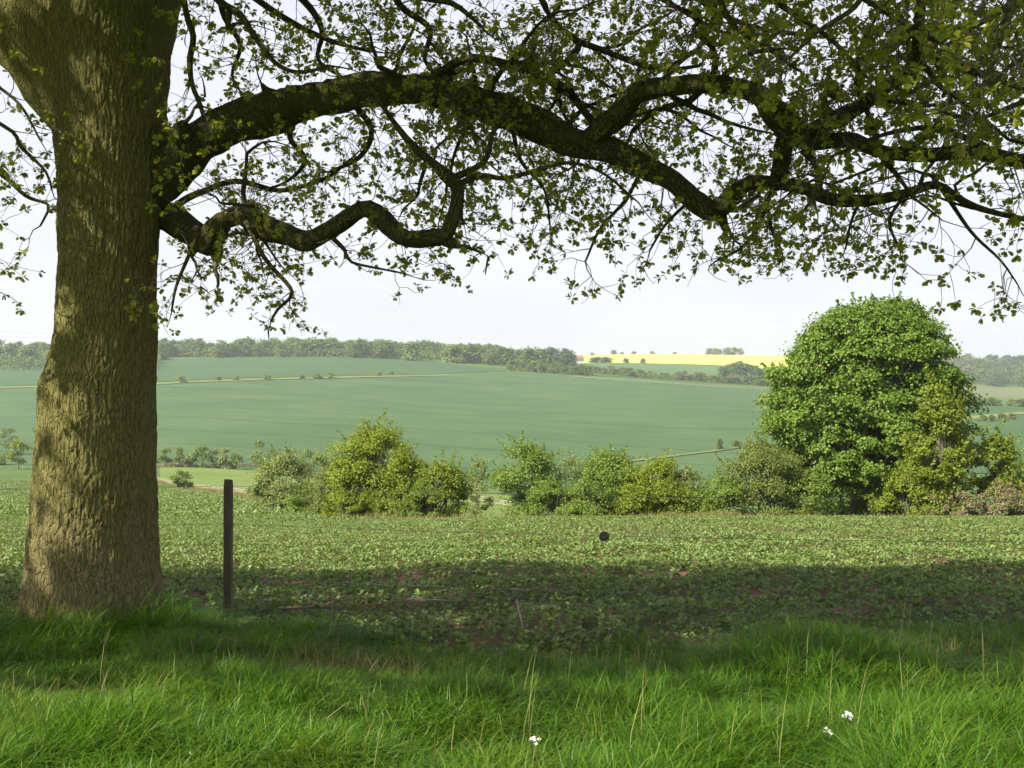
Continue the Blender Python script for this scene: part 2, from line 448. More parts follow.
class Tubes:
    def __init__(self): self.v = []; self.f = []; self.n = 0; self.t = []
    def add(self, pts, rads, sides=6, rough=0.0, cap=True):
        pts = np.asarray(pts, float); rads = np.asarray(rads, float)
        n = len(pts)
        tg = unit(np.gradient(pts, axis=0))
        ref = np.array([0.31, 0.83, 0.46]) if abs(tg[0][2]) > .8 else np.array([0.05, 0.1, 1.0])
        N = [unit(np.cross(tg[0], ref))]
        for i in range(1, n):
            q = N[-1] - tg[i] * np.dot(N[-1], tg[i])
            N.append(unit(q))
        N = np.array(N); B = np.cross(tg, N)
        th = np.linspace(0, 2 * math.pi, sides, endpoint=False)
        rr = rads[:, None] * np.ones(sides)[None]
        if rough > 0:
            for i in range(n):
                for k in range(sides):
                    q = pts[i] * 2.2 + np.array([math.cos(th[k]), math.sin(th[k]), 0.3]) * .8
                    rr[i, k] *= 1 + rough * (mnoise.noise(q) + .6 * mnoise.noise(q * 3.3))
        ring = pts[:, None] + rr[..., None] * (np.cos(th)[None, :, None] * N[:, None] + np.sin(th)[None, :, None] * B[:, None])
        self.v.append(ring.reshape(-1, 3))
        i, k = np.meshgrid(np.arange(n - 1), np.arange(sides), indexing='ij')
        k2 = (k + 1) % sides
        self.f.append(self.n + np.stack([i * sides + k, i * sides + k2, (i + 1) * sides + k2, (i + 1) * sides + k], -1).reshape(-1, 4))
        m = n * sides
        if cap:
            self.v.append(np.array([pts[0], pts[-1] + tg[-1] * rads[-1] * .6]))
            kk = np.arange(sides); k2 = (kk + 1) % sides
            self.t.append(self.n + np.stack([np.full(sides, m), k2, kk], -1))
            b = (n - 1) * sides
            self.t.append(self.n + np.stack([np.full(sides, m + 1), b + kk, b + k2], -1))
            m += 2
        self.n += m
    def build(self, name, mat, parent=None, smooth=True, off=None):
        v = np.vstack(self.v)
        if off is not None: v = v - np.asarray(off)
        fl = [np.vstack(self.f)]
        if self.t: fl.append(np.vstack(self.t))
        return mesh_from(name, v, fl, mat, parent, smooth)

# leaf outlines: (along, across, lift)
def outline(kind):
    if kind == 'oak':       # lobed, folded along the midrib
        half = [(0.0, 0.02), (.18, .12), (.3, .22), (.38, .16), (.52, .32), (.62, .24), (.76, .34), (.86, .2), (1.0, 0.0)]
        mid = [(0, 0), (1.0, 0)]
        left = [(a, b, .22 * b - .18 * a * a) for a, b in half]
        right = [(a, -b, .22 * b - .18 * a * a) for a, b in half[:-1]]
        v = np.array(left + right)
        nl = len(left)
        f1 = list(range(nl)) ; f2 = [0] + [nl - 1] + list(range(nl + len(right) - 1, nl, -1))
        return v, [np.array([f1[::-1]]), np.array([f2[::-1]])]
    if kind == 'simple':    # rhomb folded along the midrib
        v = np.array([(0, 0, 0), (.45, .32, .09), (1, 0, -.16), (.45, -.32, .09)])
        return v, [np.array([[0, 2, 1], [0, 3, 2]])]
    if kind == 'broad':
        v = np.array([(0, 0, 0), (.25, .38, .08), (.75, .34, .03), (1, 0, -.15), (.75, -.34, .03), (.25, -.38, .08)])
        return v, [np.array([[0, 3, 2, 1], [0, 5, 4, 3]])]

def leaves(name, C, D, N, L, kind, mat, parent=None, off=None, wid=1.0):
    tv, tf = outline(kind)
    C = np.asarray(C, float)
    D = unit(D); W = unit(np.cross(N, D)); N = np.cross(D, W)
    L = np.asarray(L)[:, None]
    k = len(tv)
    v = np.empty((len(C), k, 3), np.float32)
    for i, (a, b, c) in enumerate(tv):
        v[:, i] = C + L * (a * D + b * wid * W + c * N)
    if off is not None: v -= np.asarray(off, np.float32)
    base = (np.arange(len(C)) * k)[:, None, None]
    fl = [(base + f[None]).reshape(-1, f.shape[1]) for f in tf]
    return mesh_from(name, v.reshape(-1, 3), fl, mat, parent)

def rdir(n): return unit(rng.normal(size=(n, 3)))

# ------------------------------------------------------------------ THE OAK
TX, TY = -3.37, 8.9
TZ0 = tz(TX, TY) - .25
oak = empty('oak_tree', (TX, TY, tz(TX, TY)))
tag(oak, 'large old oak with mossy furrowed trunk and long spreading limbs at the field edge', 'tree')
OFF = np.array([TX, TY, tz(TX, TY)])
mpp = TY / F
# trunk: rows of measured centre and half width
rows = [(640, 90, 78), (612, 90.5, 72), (590, 91, 70), (555, 92, 67), (521, 92.5, 65.5), (457, 95, 61.5), (411, 96, 60.5), (385, 97, 59.5), (365, 101, 55.5), (330, 105.5, 52.5),
        (270, 107, 50), (220, 109, 51.5), (180, 111, 54), (140, 111, 57.5), (100, 108, 60), (60, 108, 63), (20, 112, 66), (-20, 120, 66), (-80, 132, 62), (-160, 142, 55), (-260, 150, 46), (-380, 145, 36), (-520, 160, 24), (-640, 170, 12)]
zr = np.array([-(r[0] - 384) * mpp for r in rows])
xr = np.array([(r[1] + 1.2 - 512) * mpp for r in rows])
rr = np.array([r[2] * mpp * .935 for r in rows])
NZ, NT = 780, 360
zq = np.concatenate([np.linspace(zr[0], 3.3, 700), np.linspace(3.33, zr[-1], 80)])
xq = pchip(zr, xr, zq); rq = pchip(zr, rr, zq)
th = np.linspace(0, 2 * math.pi, NT, endpoint=False)
tv = np.zeros((NZ, NT, 3))
for i in range(NZ):
    z = zq[i]
    base = max(0, 1 - (z - zr[0]) / .9)
    for k in range(NT):
        c, s = math.cos(th[k]), math.sin(th[k])
        q = (c * 1.1, s * 1.1, z * .35)
        rad_ = rq[i] * (1 + .035 * mnoise.noise(q) + .19 * base * base * (mnoise.noise((c * 2.6, s * 2.6, 5.0)) + .12))
        if z < 3.4:
            wx = .35 * mnoise.noise((c * 3, s * 3, z * 2.0)) 
            a = th[k] * rq[i] / .055 + wx * 1.6
            vq = (math.cos(th[k]) * rq[i] / .030 + wx * .9, math.sin(th[k]) * rq[i] / .030 + wx * .9, z / .18 + .8 * mnoise.noise((c * 7, s * 7, z * 4)))
            d, _ = mnoise.voronoi(vq)
            e = min(1.0, (d[1] - d[0]) * 3.6)
            rad_ += .013 * (e - .7) + .004 * mnoise.noise((c * 34, s * 34, z * 22)) + .010 * mnoise.noise((c * 5, s * 5, z * 4)) + .006 * mnoise.noise((c * 14, s * 14, z * 5))
        tv[i, k] = (xq[i] + rad_ * c, TY + rad_ * s, z)
i, k = np.meshgrid(np.arange(NZ - 1), np.arange(NT), indexing='ij')
k2 = (k + 1) % NT
tf = np.stack([i * NT + k, i * NT + k2, (i + 1) * NT + k2, (i + 1) * NT + k], -1).reshape(-1, 4)
mesh_from('trunk', tv.reshape(-1, 3) - OFF, [tf], M['bark'], oak, True)

# limbs (px, py, distance, width in px) measured on the photograph, with their own depth
LIMBS = [
 # the long main limb to the right
 [(105, 225, 8.95, 56), (138, 193, 8.92, 54), (163, 172, 8.9, 48), (186, 155, 8.85, 43), (215, 136, 8.75, 39), (255, 116, 8.7, 38), (300, 103, 8.6, 35), (345, 94, 8.5, 34), (385, 87, 8.4, 31), (415, 88, 8.35, 29), (450, 96, 8.3, 29),
  (490, 108, 8.25, 31), (520, 122, 8.2, 29), (563, 141, 8.15, 29), (610, 153, 8.1, 27), (642, 166, 8.05, 24), (672, 180, 8.0, 23), (697, 201, 7.95, 23), (716, 209, 7.92, 20), (730, 196, 7.9, 17),
  (748, 186, 7.85, 16), (773, 184, 7.8, 15), (805, 187, 7.7, 13), (840, 197, 7.6, 12), (875, 199, 7.5, 11), (910, 192, 7.4, 9), (938, 185, 7.3, 8), (963, 201, 7.2, 6.5), (991, 211, 7.1, 5.5), (1030, 219, 7.0, 5), (1090, 228, 6.9, 3.5)],
 # lower limb with its elbow
 [(120, 196, 9.2, 34), (150, 207, 9.15, 30), (172, 219, 9.05, 27), (191, 231, 8.95, 26), (206, 243, 8.85, 26), (216, 236, 8.75, 24), (226, 222, 8.65, 22), (246, 214, 8.5, 22), (270, 227, 8.35, 23), (292, 240, 8.2, 20), (311, 243, 8.1, 19), (334, 229, 8.0, 17),
  (352, 215, 7.95, 17), (365, 212, 7.9, 17), (386, 226, 7.85, 18), (407, 238, 7.8, 17), (428, 240, 7.78, 17), (446, 238, 7.75, 16), (453, 212, 7.75, 14), (454, 186, 7.75, 12), (438, 169, 7.7, 9), (410, 144, 7.6, 7), (389, 116, 7.5, 5), (370, 85, 7.4, 4)],
 # upper limb that arches over and joins the tangle on the right
 [(583, 146, 8.1, 22), (600, 131, 8.0, 22), (614, 119, 7.9, 22), (632, 97, 7.8, 20), (656, 89, 7.7, 19), (699, 85, 7.55, 18), (734, 83, 7.45, 18), (757, 92, 7.4, 20), (771, 115, 7.35, 23), (787, 134, 7.3, 25), (805, 143, 7.2, 20), (833, 140, 7.1, 15), (854, 138, 7.0, 14),
  (882, 149, 6.9, 14), (917, 155, 6.8, 14), (963, 153, 6.6, 14), (998, 156, 6.5, 13), (1040, 160, 6.3, 12), (1120, 150, 6.0, 9), (1200, 160, 5.8, 5)],
 # short link between the two
 [(772, 186, 7.8, 15), (776, 172, 7.65, 17), (781, 154, 7.5, 18), (788, 138, 7.33, 18)],
 # rising branch, upper right, coming towards the viewer
 [(795, 138, 7.3, 18), (820, 125, 7.1, 15), (847, 112, 6.9, 14), (889, 88, 6.5, 13), (911, 68, 6.2, 12), (918, 35, 5.9, 11), (925, -20, 5.6, 10), (960, -90, 5.2, 8)],
 # branch running along above the main limb
 [(400, 84, 8.38, 16), (430, 76, 8.4, 10), (463, 60, 8.4, 9), (491, 61, 8.45, 9), (523, 70, 8.5, 9), (551, 81, 8.5, 8), (572, 95, 8.4, 8), (593, 122, 8.25, 7)],
 [(545, 78, 8.5, 7), (568, 60, 8.5, 7), (579, 43, 8.5, 8), (565, 32, 8.5, 6), (545, 10, 8.4, 5), (530, -25, 8.3, 4)],
 [(579, 43, 8.5, 7), (600, 50, 8.4, 7), (639, 63, 8.2, 6), (667, 70, 8.0, 5), (700, 66, 7.8, 3.5)],
 # fine hanging branches
 [(175, -60, 8.3, 7), (185, 10, 8.2, 6), (193, 35, 8.2, 6), (191, 62, 8.2, 6), (193, 84, 8.2, 5), (201, 105, 8.2, 5), (205, 122, 8.2, 4)],
 [(190, -40, 8.0, 9), (218, 0, 7.9, 8), (239, 14, 7.8, 7), (257, 39, 7.7, 6), (278, 63, 7.6, 5), (300, 72, 7.5, 4), (330, 66, 7.4, 3)],
 [(228, 8, 7.85, 7), (228, 28, 7.8, 6), (234, 24, 7.78, 4)],
 [(330, -60, 7.6, 9), (380, -20, 7.6, 8), (420, -4, 7.6, 7), (450, 2, 7.6, 6), (465, 12, 7.6, 5), (480, 26, 7.6, 4)],
 [(454, 178, 7.75, 8), (481, 165, 7.8, 6), (489, 150, 7.8, 6), (492, 134, 7.8, 5), (505, 118, 7.85, 4)],
 [(456, 186, 7.75, 7), (480, 176, 7.7, 6), (505, 178, 7.6, 5), (530, 172, 7.55, 5), (566, 163, 7.5, 4), (600, 172, 7.4, 3), (630, 196, 7.35, 2.5)],
 [(770, 192, 7.8, 5), (764, 212, 7.75, 5), (755, 232, 7.7, 4), (738, 250, 7.65, 3), (715, 262, 7.6, 2)],
 [(769, 205, 7.8, 3.5), (772, 230, 7.8, 3), (780, 248, 7.8, 2.5), (783, 258, 7.8, 1.5)],
 [(246, 222, 8.3, 6), (260, 250, 8.25, 4.5), (270, 265, 8.2, 4.5), (292, 292, 8.15, 4), (278, 310, 8.1, 3), (271, 322, 8.1, 2)],
 [(196, 238, 8.5, 5), (186, 262, 8.45, 4), (176, 288, 8.4, 3), (172, 312, 8.4, 2)],
 [(-120, 70, 8.3, 5), (0, 123, 8.2, 4), (21, 148, 8.2, 4), (46, 172, 8.2, 3), (52, 190, 8.2, 2)],
 [(-140, 0, 8.0, 8), (-60, 40, 8.0, 6), (-10, 80, 8.0, 4), (20, 105, 8.0, 3), (40, 140, 8.0, 2)],
 # high branches of the crown to the right, near the viewer
 [(960, -90, 5.2, 12), (1010, -20, 5.0, 9), (1000, 40, 4.8, 7), (985, 90, 4.7, 4)],
 [(640, -140, 6.8, 12), (700, -60, 6.7, 9), (760, -10, 6.6, 7), (830, 40, 6.5, 5), (870, 80, 6.4, 3)],
 [(560, -90, 7.4, 8), (620, -30, 7.3, 7), (680, 10, 7.2, 5), (740, 40, 7.1, 3)],
 [(930, 60, 6.1, 8), (970, 70, 5.8, 7), (1010, 85, 5.6, 6), (1060, 90, 5.4, 4)],
 [(880, 150, 6.9, 7), (870, 120, 6.7, 6), (858, 90, 6.5, 5), (860, 50, 6.3, 4), (880, 10, 6.1, 3)],
 [(940, 186, 7.3, 5), (970, 230, 7.2, 3.5), (1000, 260, 7.1, 2.5), (1018, 285, 7.05, 1.5)],
 [(710, 205, 7.92, 7), (722, 224, 7.9, 5), (727, 236, 7.9, 3)],
 [(640, 170, 8.05, 5), (625, 200, 8.0, 4), (600, 230, 7.95, 3), (585, 262, 7.9, 2)],
 [(690, 200, 7.95, 4), (665, 225, 8.0, 3), (650, 250, 8.05, 2)],
 [(510, 125, 8.2, 5), (520, 160, 8.3, 4), (545, 190, 8.35, 3), (550, 225, 8.4, 2)],
 [(330, 236, 8.0, 5), (345, 250, 7.9, 4), (352, 262, 7.85, 3), (395, 272, 7.8, 2)],
 [(860, 200, 7.5, 4), (850, 225, 7.4, 3), (845, 250, 7.35, 2)],
 [(905, 193, 7.4, 4), (890, 220, 7.35, 3), (900, 250, 7.3, 2)],
]
LIMBS += [[(205, -50, 8.6, 8), (245, -10, 8.6, 7), (290, 22, 8.7, 6), (330, 40, 8.8, 5), (370, 52, 8.9, 3)], [(215, -40, 9.4, 8), (222, 10, 9.4, 6), (240, 45, 9.4, 5), (232, 75, 9.4, 3), (245, 98, 9.4, 2)],
          [(250, -50, 9.8, 9), (300, -5, 9.8, 8), (322, 30, 9.8, 6), (318, 60, 9.8, 4), (345, 78, 9.8, 3)], [(172, 210, 9.3, 8), (200, 192, 9.5, 7), (235, 182, 9.7, 6), (280, 190, 9.9, 5), (325, 178, 10.1, 4), (350, 160, 10.2, 3)],
          [(300, 108, 8.7, 7), (290, 135, 9.0, 6), (305, 160, 9.2, 5), (285, 182, 9.3, 3), (262, 190, 9.4, 2)], [(350, 100, 8.5, 7), (372, 130, 8.9, 6), (360, 158, 9.1, 5), (330, 172, 9.2, 3)],
          [(380, -40, 8.9, 9), (400, 5, 9.0, 7), (430, 30, 9.1, 6), (425, 60, 9.2, 4), (450, 85, 9.3, 3)], [(-60, 150, 9.3, 6), (-5, 172, 9.2, 5), (25, 195, 9.1, 4), (48, 205, 9.0, 3), (40, 226, 9.0, 2)]]
LIMBS += [[(1100, -60, 5.6, 10), (1040, -10, 5.5, 8), (985, 20, 5.4, 6), (940, 50, 5.3, 4)], [(1120, 20, 5.2, 9), (1060, 40, 5.1, 7), (1015, 62, 5.0, 5), (975, 100, 4.9, 3)],
          [(800, -80, 6.2, 9), (840, -20, 6.1, 7), (890, 15, 6.0, 5), (925, 48, 5.9, 4), (950, 90, 5.8, 3)], [(740, -70, 6.8, 9), (720, -15, 6.7, 7), (735, 25, 6.6, 5), (770, 50, 6.5, 4), (800, 70, 6.4, 3)],
          [(870, -60, 5.5, 8), (860, 0, 5.4, 6), (820, 30, 5.3, 4), (790, 58, 5.3, 3)], [(1010, -70, 7.6, 9), (990, -10, 7.6, 7), (960, 30, 7.7, 5), (900, 55, 7.8, 4), (850, 60, 7.9, 3)],
          [(660, -70, 8.6, 9), (690, -10, 8.6, 7), (740, 22, 8.6, 5), (800, 34, 8.6, 4), (850, 20, 8.6, 3)], [(1090, 90, 6.2, 8), (1030, 100, 6.1, 6), (980, 118, 6.0, 4), (940, 112, 5.9, 3)]]
LIMBS += [[(207, 240, 8.85, 22), (212, 254, 8.83, 15), (214, 262, 8.82, 9)], [(196, 236, 8.93, 18), (194, 248, 8.92, 12), (191, 256, 8.9, 6)], [(440, 239, 7.77, 15), (449, 243, 7.75, 12), (456, 246, 7.74, 7)],
          [(712, 205, 7.93, 18), (721, 214, 7.92, 12), (726, 224, 7.91, 6)], [(805, 150, 7.2, 15), (812, 158, 7.2, 9)], [(280, 100, 8.65, 16), (268, 92, 8.6, 9), (262, 84, 8.55, 3)], [(182, 140, 8.6, 24), (184, 128, 8.58, 16), (186, 122, 8.56, 8)]]
# big limbs out of the frame that carry the rest of the crown
HIGH = [
 [(-3.2, 8.95, 1.9, .3), (-3.55, 8.92, 2.4, .38), (-4.0, 8.85, 2.98, .37), (-4.6, 8.75, 3.5, .33), (-5.5, 8.4, 3.9, .27), (-7.0, 7.8, 4.3, .22), (-9.0, 7.2, 4.8, .16), (-11.5, 6.6, 5.2, .1), (-13.5, 6.2, 5.5, .05)],
 [(-3.2, 8.8, 3.4, .3), (-3.0, 7.8, 4.4, .24), (-3.2, 6.0, 5.2, .18), (-3.6, 4.0, 5.8, .1), (-4.0, 2.5, 6.2, .05)],
 [(-3.0, 8.7, 3.6, .24), (-1.6, 7.9, 4.4, .2), (0.2, 7.0, 4.9, .15), (2.0, 6.0, 5.2, .1), (3.2, 5.2, 5.0, .06)],
 [(-3.3, 8.9, 4.4, .22), (-5.0, 7.6, 5.6, .18), (-7.2, 6.0, 6.6, .12), (-9.5, 4.6, 7.2, .06)],
 [(-2.9, 9.0, 5.0, .18), (-1.6, 8.6, 6.4, .12), (-.4, 8.0, 7.4, .06)],
 [(-7.0, 7.8, 3.9, .16), (-8.6, 6.4, 4.6, .12), (-10.2, 5.0, 5.3, .08), (-11.8, 3.8, 5.8, .04)],
 [(-3.2, 6.0, 5.2, .14), (-5.0, 4.6, 5.9, .1), (-7.0, 3.2, 6.4, .05)],
]
limb_lines = []
for n, L_ in enumerate(LIMBS):
    pts = np.array([P(a, b, d) for a, b, d, w in L_])
    rd = np.array([w * .5 * d / F for a, b, d, w in L_])
    p, r = smooth_line(pts, rd, .05)
    amp = np.minimum(r * .5, .03)
    for q in range(len(p)):
        p[q] += amp[q] * np.array([mnoise.noise(p[q] * 2.5 + np.array([n, 0, 9])), mnoise.noise(p[q] * 2.5 + np.array([n, 4, 0])), mnoise.noise(p[q] * 2.5 + np.array([0, n, 4]))]) * 1.5
    limb_lines.append((p, r))
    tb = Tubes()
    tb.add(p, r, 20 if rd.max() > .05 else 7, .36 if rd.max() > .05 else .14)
    tb.build('limb', M['limb_bark_shaded'], oak, True, OFF)
high_lines = []
for n, L_ in enumerate(HIGH):
    a = np.array(L_)
    p, r = smooth_line(a[:, :3], a[:, 3], .12)
    high_lines.append((p, r))
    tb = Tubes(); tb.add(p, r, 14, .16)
    tb.build('limb', M['bark'] if n == 0 else M['limb_bark_shaded'], oak, True, OFF)

def droop_limit(p):
    lim = .42 if p[0] < -1.3 else (.80 if p[0] < 2.6 else .62)
    return lim + .045 * (p[1] - 7.8) * 2 + .26 * mnoise.noise((p[0] * 1.3, p[1] * .7, 3.3))
# side branches of the limbs that reach forwards and back
nl0 = len(LIMBS)
for k in range(74):
    src = (0, 0, 0, 2, 2, 1, 4, 5, 6)[k % 9] if k < 66 else (4, 4, 19, 20, 21, 22)[k % 6]
    p, r = limb_lines[src]
    j = int(len(p) * rng.uniform(.3 if src in (0, 1) else .05, .97))
    back = rng.random() < .82
    d = unit(np.array([rng.normal() * .55 + .25, (1 if back else -.8) * rng.uniform(.5, 1.2), rng.normal() * .35 + .18]))
    ln = rng.uniform(.9, 2.4) * (1 if back else .75)
    q = p[j].copy(); pts = [q.copy()]
    for t in range(int(ln / .12)):
        d = unit(d + rng.normal(size=3) * .24 + np.array([0, 0, -.03]))
        q = q + d * .12
        if q[1] > 11.2 or q[2] < droop_limit(q) + .25: break
        pts.append(q.copy())
    if len(pts) < 4: continue
    rd = np.linspace(min(.026, r[j] * .6), .004, len(pts))
    limb_lines.append((np.array(pts), rd))
    tb = Tubes(); tb.add(np.array(pts), rd, 6, .15); tb.build('branch', M['limb_bark_shaded'], oak, True, OFF)
# twigs and leaf clusters
twigs = Tubes()
CL = []          # cluster position, direction, scale
def grow(start, d0, length, rad0, level, sag):
    step = .07
    n = max(3, int(length / step))
    p = np.array(start, float); d = unit(np.array(d0, float))
    pts = [p.copy()]
    kids = []
    for i in range(n):
        d = unit(d + rng.normal(size=3) * .28 + np.array([0, 0, -sag + (.10 if i > n * .7 else 0)]))
        p = p + d * step
        if p[2] < droop_limit(p) and i > 0:
            d[2] = abs(d[2]) * .5
            p = p + d * step * .2
            if len(pts) > 2 and rng.random() < .6: break
        pts.append(p.copy())
        if level > 0 and i > n * .15 and rng.random() < .85:
            kids.append((p.copy(), unit(d * .7 + rng.normal(size=3) * .75), length * rng.uniform(.25, .55)))
        if i > 1 and rng.random() < (.5 if level == 0 else .2):
            CL.append((p.copy(), unit(d + rng.normal(size=3) * .8), rng.uniform(.7, 1.0)))
    rads = np.linspace(rad0, .0013, len(pts))
    twigs.add(pts, rads, 4, 0, False)
    CL.append((p.copy(), d.copy(), rng.uniform(.85, 1.15)))
    for k in kids: grow(k[0], k[1], max(k[2], .12), max(rad0 * .5, .0022), level - 1, sag)

for li, (p, r) in enumerate(limb_lines):
    seg = np.concatenate([[0], np.cumsum(np.linalg.norm(np.diff(p, axis=0), axis=1))])
    total = seg[-1]
    thin = r.max() < .045
    start = .28 * total if li in (0, 1) else .12 * total
    rate = 12.5 if thin else 9.5
    if p[:, 1].min() < 6.3: rate *= 1.1
    if p[:, 0].mean() > .9:
        if p[:, 2].mean() - .2 * (p[:, 1].mean() - 6) > 1.75: rate *= 1.25
        elif li >= nl0: rate *= .58
        else: rate *= .76
    nb = int((total - start) * rate)
    for s in np.sort(rng.uniform(start, total, nb)):
        q = min(int(np.searchsorted(seg, s)), len(p) - 1)
        tg = unit(p[min(q + 2, len(p) - 1)] - p[max(q - 2, 0)])
        side = rdir(1)[0]
        side = unit(side - tg * np.dot(side, tg))
        if side[1] < 0: side[1] *= .35
        ln = rng.uniform(.22, .62) if not thin else rng.uniform(.15, .42)
        if p[q][0] > 1.2: ln *= 1.1
        dv = unit(side + tg * .5 + np.array([0, 0, .12]))
        grow(p[q] + side * r[q] * .5, dv, ln, min(.0045, r[q] * .5), 1, .07)
    grow(p[-1], unit(p[-1] - p[-3]), .35, max(r[-1] * .8, .003), 1, .05)
print('visible clusters', len(CL))
n_vis = len(CL)
vis_pos = np.array([c[0] for c in CL])

# unseen crown above the frame, shaped to shade the crop and dapple the trunk
ca, sa, ct = math.cos(SUN_A), math.sin(SUN_A), 1 / math.tan(SUN_E)
XY_SH = np.array([sa, ca]) * ct                    # shift of a shadow per metre of height
UP = []
tries = 0
blobs = []
while len(blobs) < 1700 and tries < 90000:
    tries += 1
    x, y, z = rng.uniform(-17, 4.6), rng.uniform(.2, 9.8), rng.uniform(2.9, 8.6)
    if z < .37 * max(y, 0) + .35: continue
    dz = z + 2.4
    sx, sy = x + XY_SH[0] * dz, y + XY_SH[1] * dz
    edge = 14.5 + .5 * mnoise.noise((sx * .5, 1.5, 0)) + .35 * mnoise.noise((sx * 1.7, 7.5, 0))
    if sy > edge: continue
    near = 6.95 + 1.3 * mnoise.noise((sx * .45, 4.2, 2.0)) 
    if sy < near: continue
    if (x + 5) ** 2 / 150 + (z - 2.5) ** 2 / 40 > 1.05: continue
    # height above ground at which this blob's shadow passes the trunk
    rel = np.array([TX - x, TY - y]); sdir = XY_SH / np.linalg.norm(XY_SH)
    cr = abs(rel[0] * sdir[1] - rel[1] * sdir[0]); al = rel @ sdir
    zc = z - al / np.linalg.norm(XY_SH)
    if cr < 1.1 and al > 0 and -2.4 < zc < 2.9:
        if mnoise.noise((x * .9, y * .9, z * .9)) > (-.20 if zc < .9 else -.12): continue
    blobs.append((x, y, z))
print('upper blobs', len(blobs), tries)
pos, dr, sc = [], [], []
for b in blobs:
    m = 11
    c = np.array(b) + rng.normal(size=(m, 3)) * np.array([.32, .32, .2])
    dd = rdir(m)
    for q in range(m):
        UP.append((c[q], dd[q], 1.75))
    near_l = min(high_lines, key=lambda L2: np.min(np.linalg.norm(L2[0] - np.array(b), axis=1)))
    j = int(np.argmin(np.linalg.norm(near_l[0] - np.array(b), axis=1)))
    s0 = near_l[0][j]
    mid = (s0 + np.array(b)) / 2 + rng.normal(size=3) * .15
    twigs.add(np.array([s0, mid, np.array(b)]), [.018, .011, .005], 4, 0, False)
def oak_leaves(cls, per, kind, lo, hi):
    cp = np.array([c[0] for c in cls]); cd = np.array([c[1] for c in cls]); cs = np.array([c[2] for c in cls])
    C, D, N_, LL = [], [], [], []
    for q in range(per):
        spread = unit(cd * .55 + rdir(len(cp)) * .9 + np.array([0, 0, -.12]))
        C.append(cp + spread * .008)
        D.append(spread)
        N_.append(unit(rdir(len(cp)) * .8 + np.array([0, 0, .9])))
        LL.append(cs * rng.uniform(lo, hi, len(cp)))
    C, D, N_, LL = map(np.concatenate, (C, D, N_, LL))
    keep = rng.random(len(C)) < .9
    leaves('foliage', C[keep], D[keep], N_[keep], LL[keep], kind, M['oak_leaf'], oak, OFF, wid=1.0)
    print('oak leaves', keep.sum())
oak_leaves(CL, 8, 'oak', .023, .051)
oak_leaves(UP, 6, 'broad', .04, .075)
twigs.build('twigs', M['twig'], oak, True, OFF)

# ------------------------------------------------------------------ GRASS of the verge
def blades(name, X, Y, H, W, lean, mat, kind='stuff', label=None, cat=None, bend=1.0, zoff=-.01, comb=False):
    n = len(X)
    Z = terrain(X, Y) + zoff
    az = rng.uniform(0, 2 * math.pi, n)
    if comb:                                               # blades of one tuft lean together
        az = 5.5 * nz(X, Y, 1.4, 11.0) + 2.5 * nz(X, Y, 4.0, 21.0) + rng.normal(size=n) * 1.5
    ld = np.stack([np.cos(az), np.sin(az)], -1) * lean[:, None]
    ld[:, 0] += .10 * H                                    # a light breeze from the left
    fa = az + rng.normal(size=n) * .6 + math.pi / 2
    sx, sy = np.cos(fa), np.sin(fa)
    v = np.empty((n, 7, 3), np.float32)
    for i, (t, w) in enumerate(((0, .8), (.4, 1.0), (.75, .7), (1.0, 0))):
        bx = X + ld[:, 0] * t ** 2 * bend; by = Y + ld[:, 1] * t ** 2 * bend
        bl = np.hypot(ld[:, 0], ld[:, 1]) * bend
        bz = Z + H * t - .5 * t ** 2 * np.minimum(bl, H * 1.2)
        if i < 3:
            v[:, 2 * i] = np.stack([bx - sx * W * w * .5, by - sy * W * w * .5, bz], -1)
            v[:, 2 * i + 1] = np.stack([bx + sx * W * w * .5, by + sy * W * w * .5, bz], -1)
        else:
            v[:, 6] = np.stack([bx, by, bz], -1)
    b = (np.arange(n) * 7)[:, None, None]
    q = (b + np.array([[0, 1, 3, 2], [2, 3, 5, 4]])[None]).reshape(-1, 4)
    t3 = (b + np.array([[4, 5, 6]])[None]).reshape(-1, 3)
    o = mesh_from(name, v.reshape(-1, 3), [q, t3], mat, smooth=True)
    return tag(o, label, cat, kind=kind)

def nz(X, Y, s, o=0.0):
    return np.array([mnoise.noise((a * s, b * s, o)) for a, b in zip(X, Y)])

NB = 330000
Y = rng.uniform(3.6, 10.2, NB); X = rng.uniform(-1, 1, NB) * (Y * .5 + 1.0)
ve = verge_edge(X / Y) + .5 * nz(X, Y * 0, 1.1) + .25 * nz(X, Y * 0, 3.7)
ok = Y < ve + np.abs(rng.normal(size=NB)) * .22
X, Y, ve = X[ok], Y[ok], ve[ok]
tuft = nz(X, Y, 1.6, 2.0); tuft2 = nz(X, Y, .7, 8.0); big = nz(X, Y, .35, 5.0)
ok = rng.random(len(X)) < np.clip(.75 + .7 * tuft, .3, 1)
X, Y, ve, tuft, tuft2, big = (a[ok] for a in (X, Y, ve, tuft, tuft2, big))
H = (.20 + .13 * tuft + .10 * tuft2 + .06 * big + .05 * (X > 1.5)) * rng.uniform(.5, 1.35, len(X))
H = np.clip(H, .06, .55)
H *= np.where(ve - Y < .5, .8, 1.0)
for qx, qy, qs in ((-1.35, 7.0, .45), (-.75, 6.75, .4), (2.75, 7.4, .45), (-2.6, 6.4, .4)):      # worn hollows
    H *= 1 - .5 * np.exp(-(((X - qx) / 1.3) ** 2 + (Y - qy) ** 2) / qs ** 2)
dt = np.hypot(X - TX, Y - TY)
H *= 1 + .75 * np.exp(-((dt - .6) / .55) ** 2) * (.7 + .6 * rng.random(len(H)))
inside = dt > .55
X, Y, H, tuft = X[inside], Y[inside], H[inside], tuft[inside]
lean = H * (np.abs(rng.normal(size=len(X))) * .75 + .35)
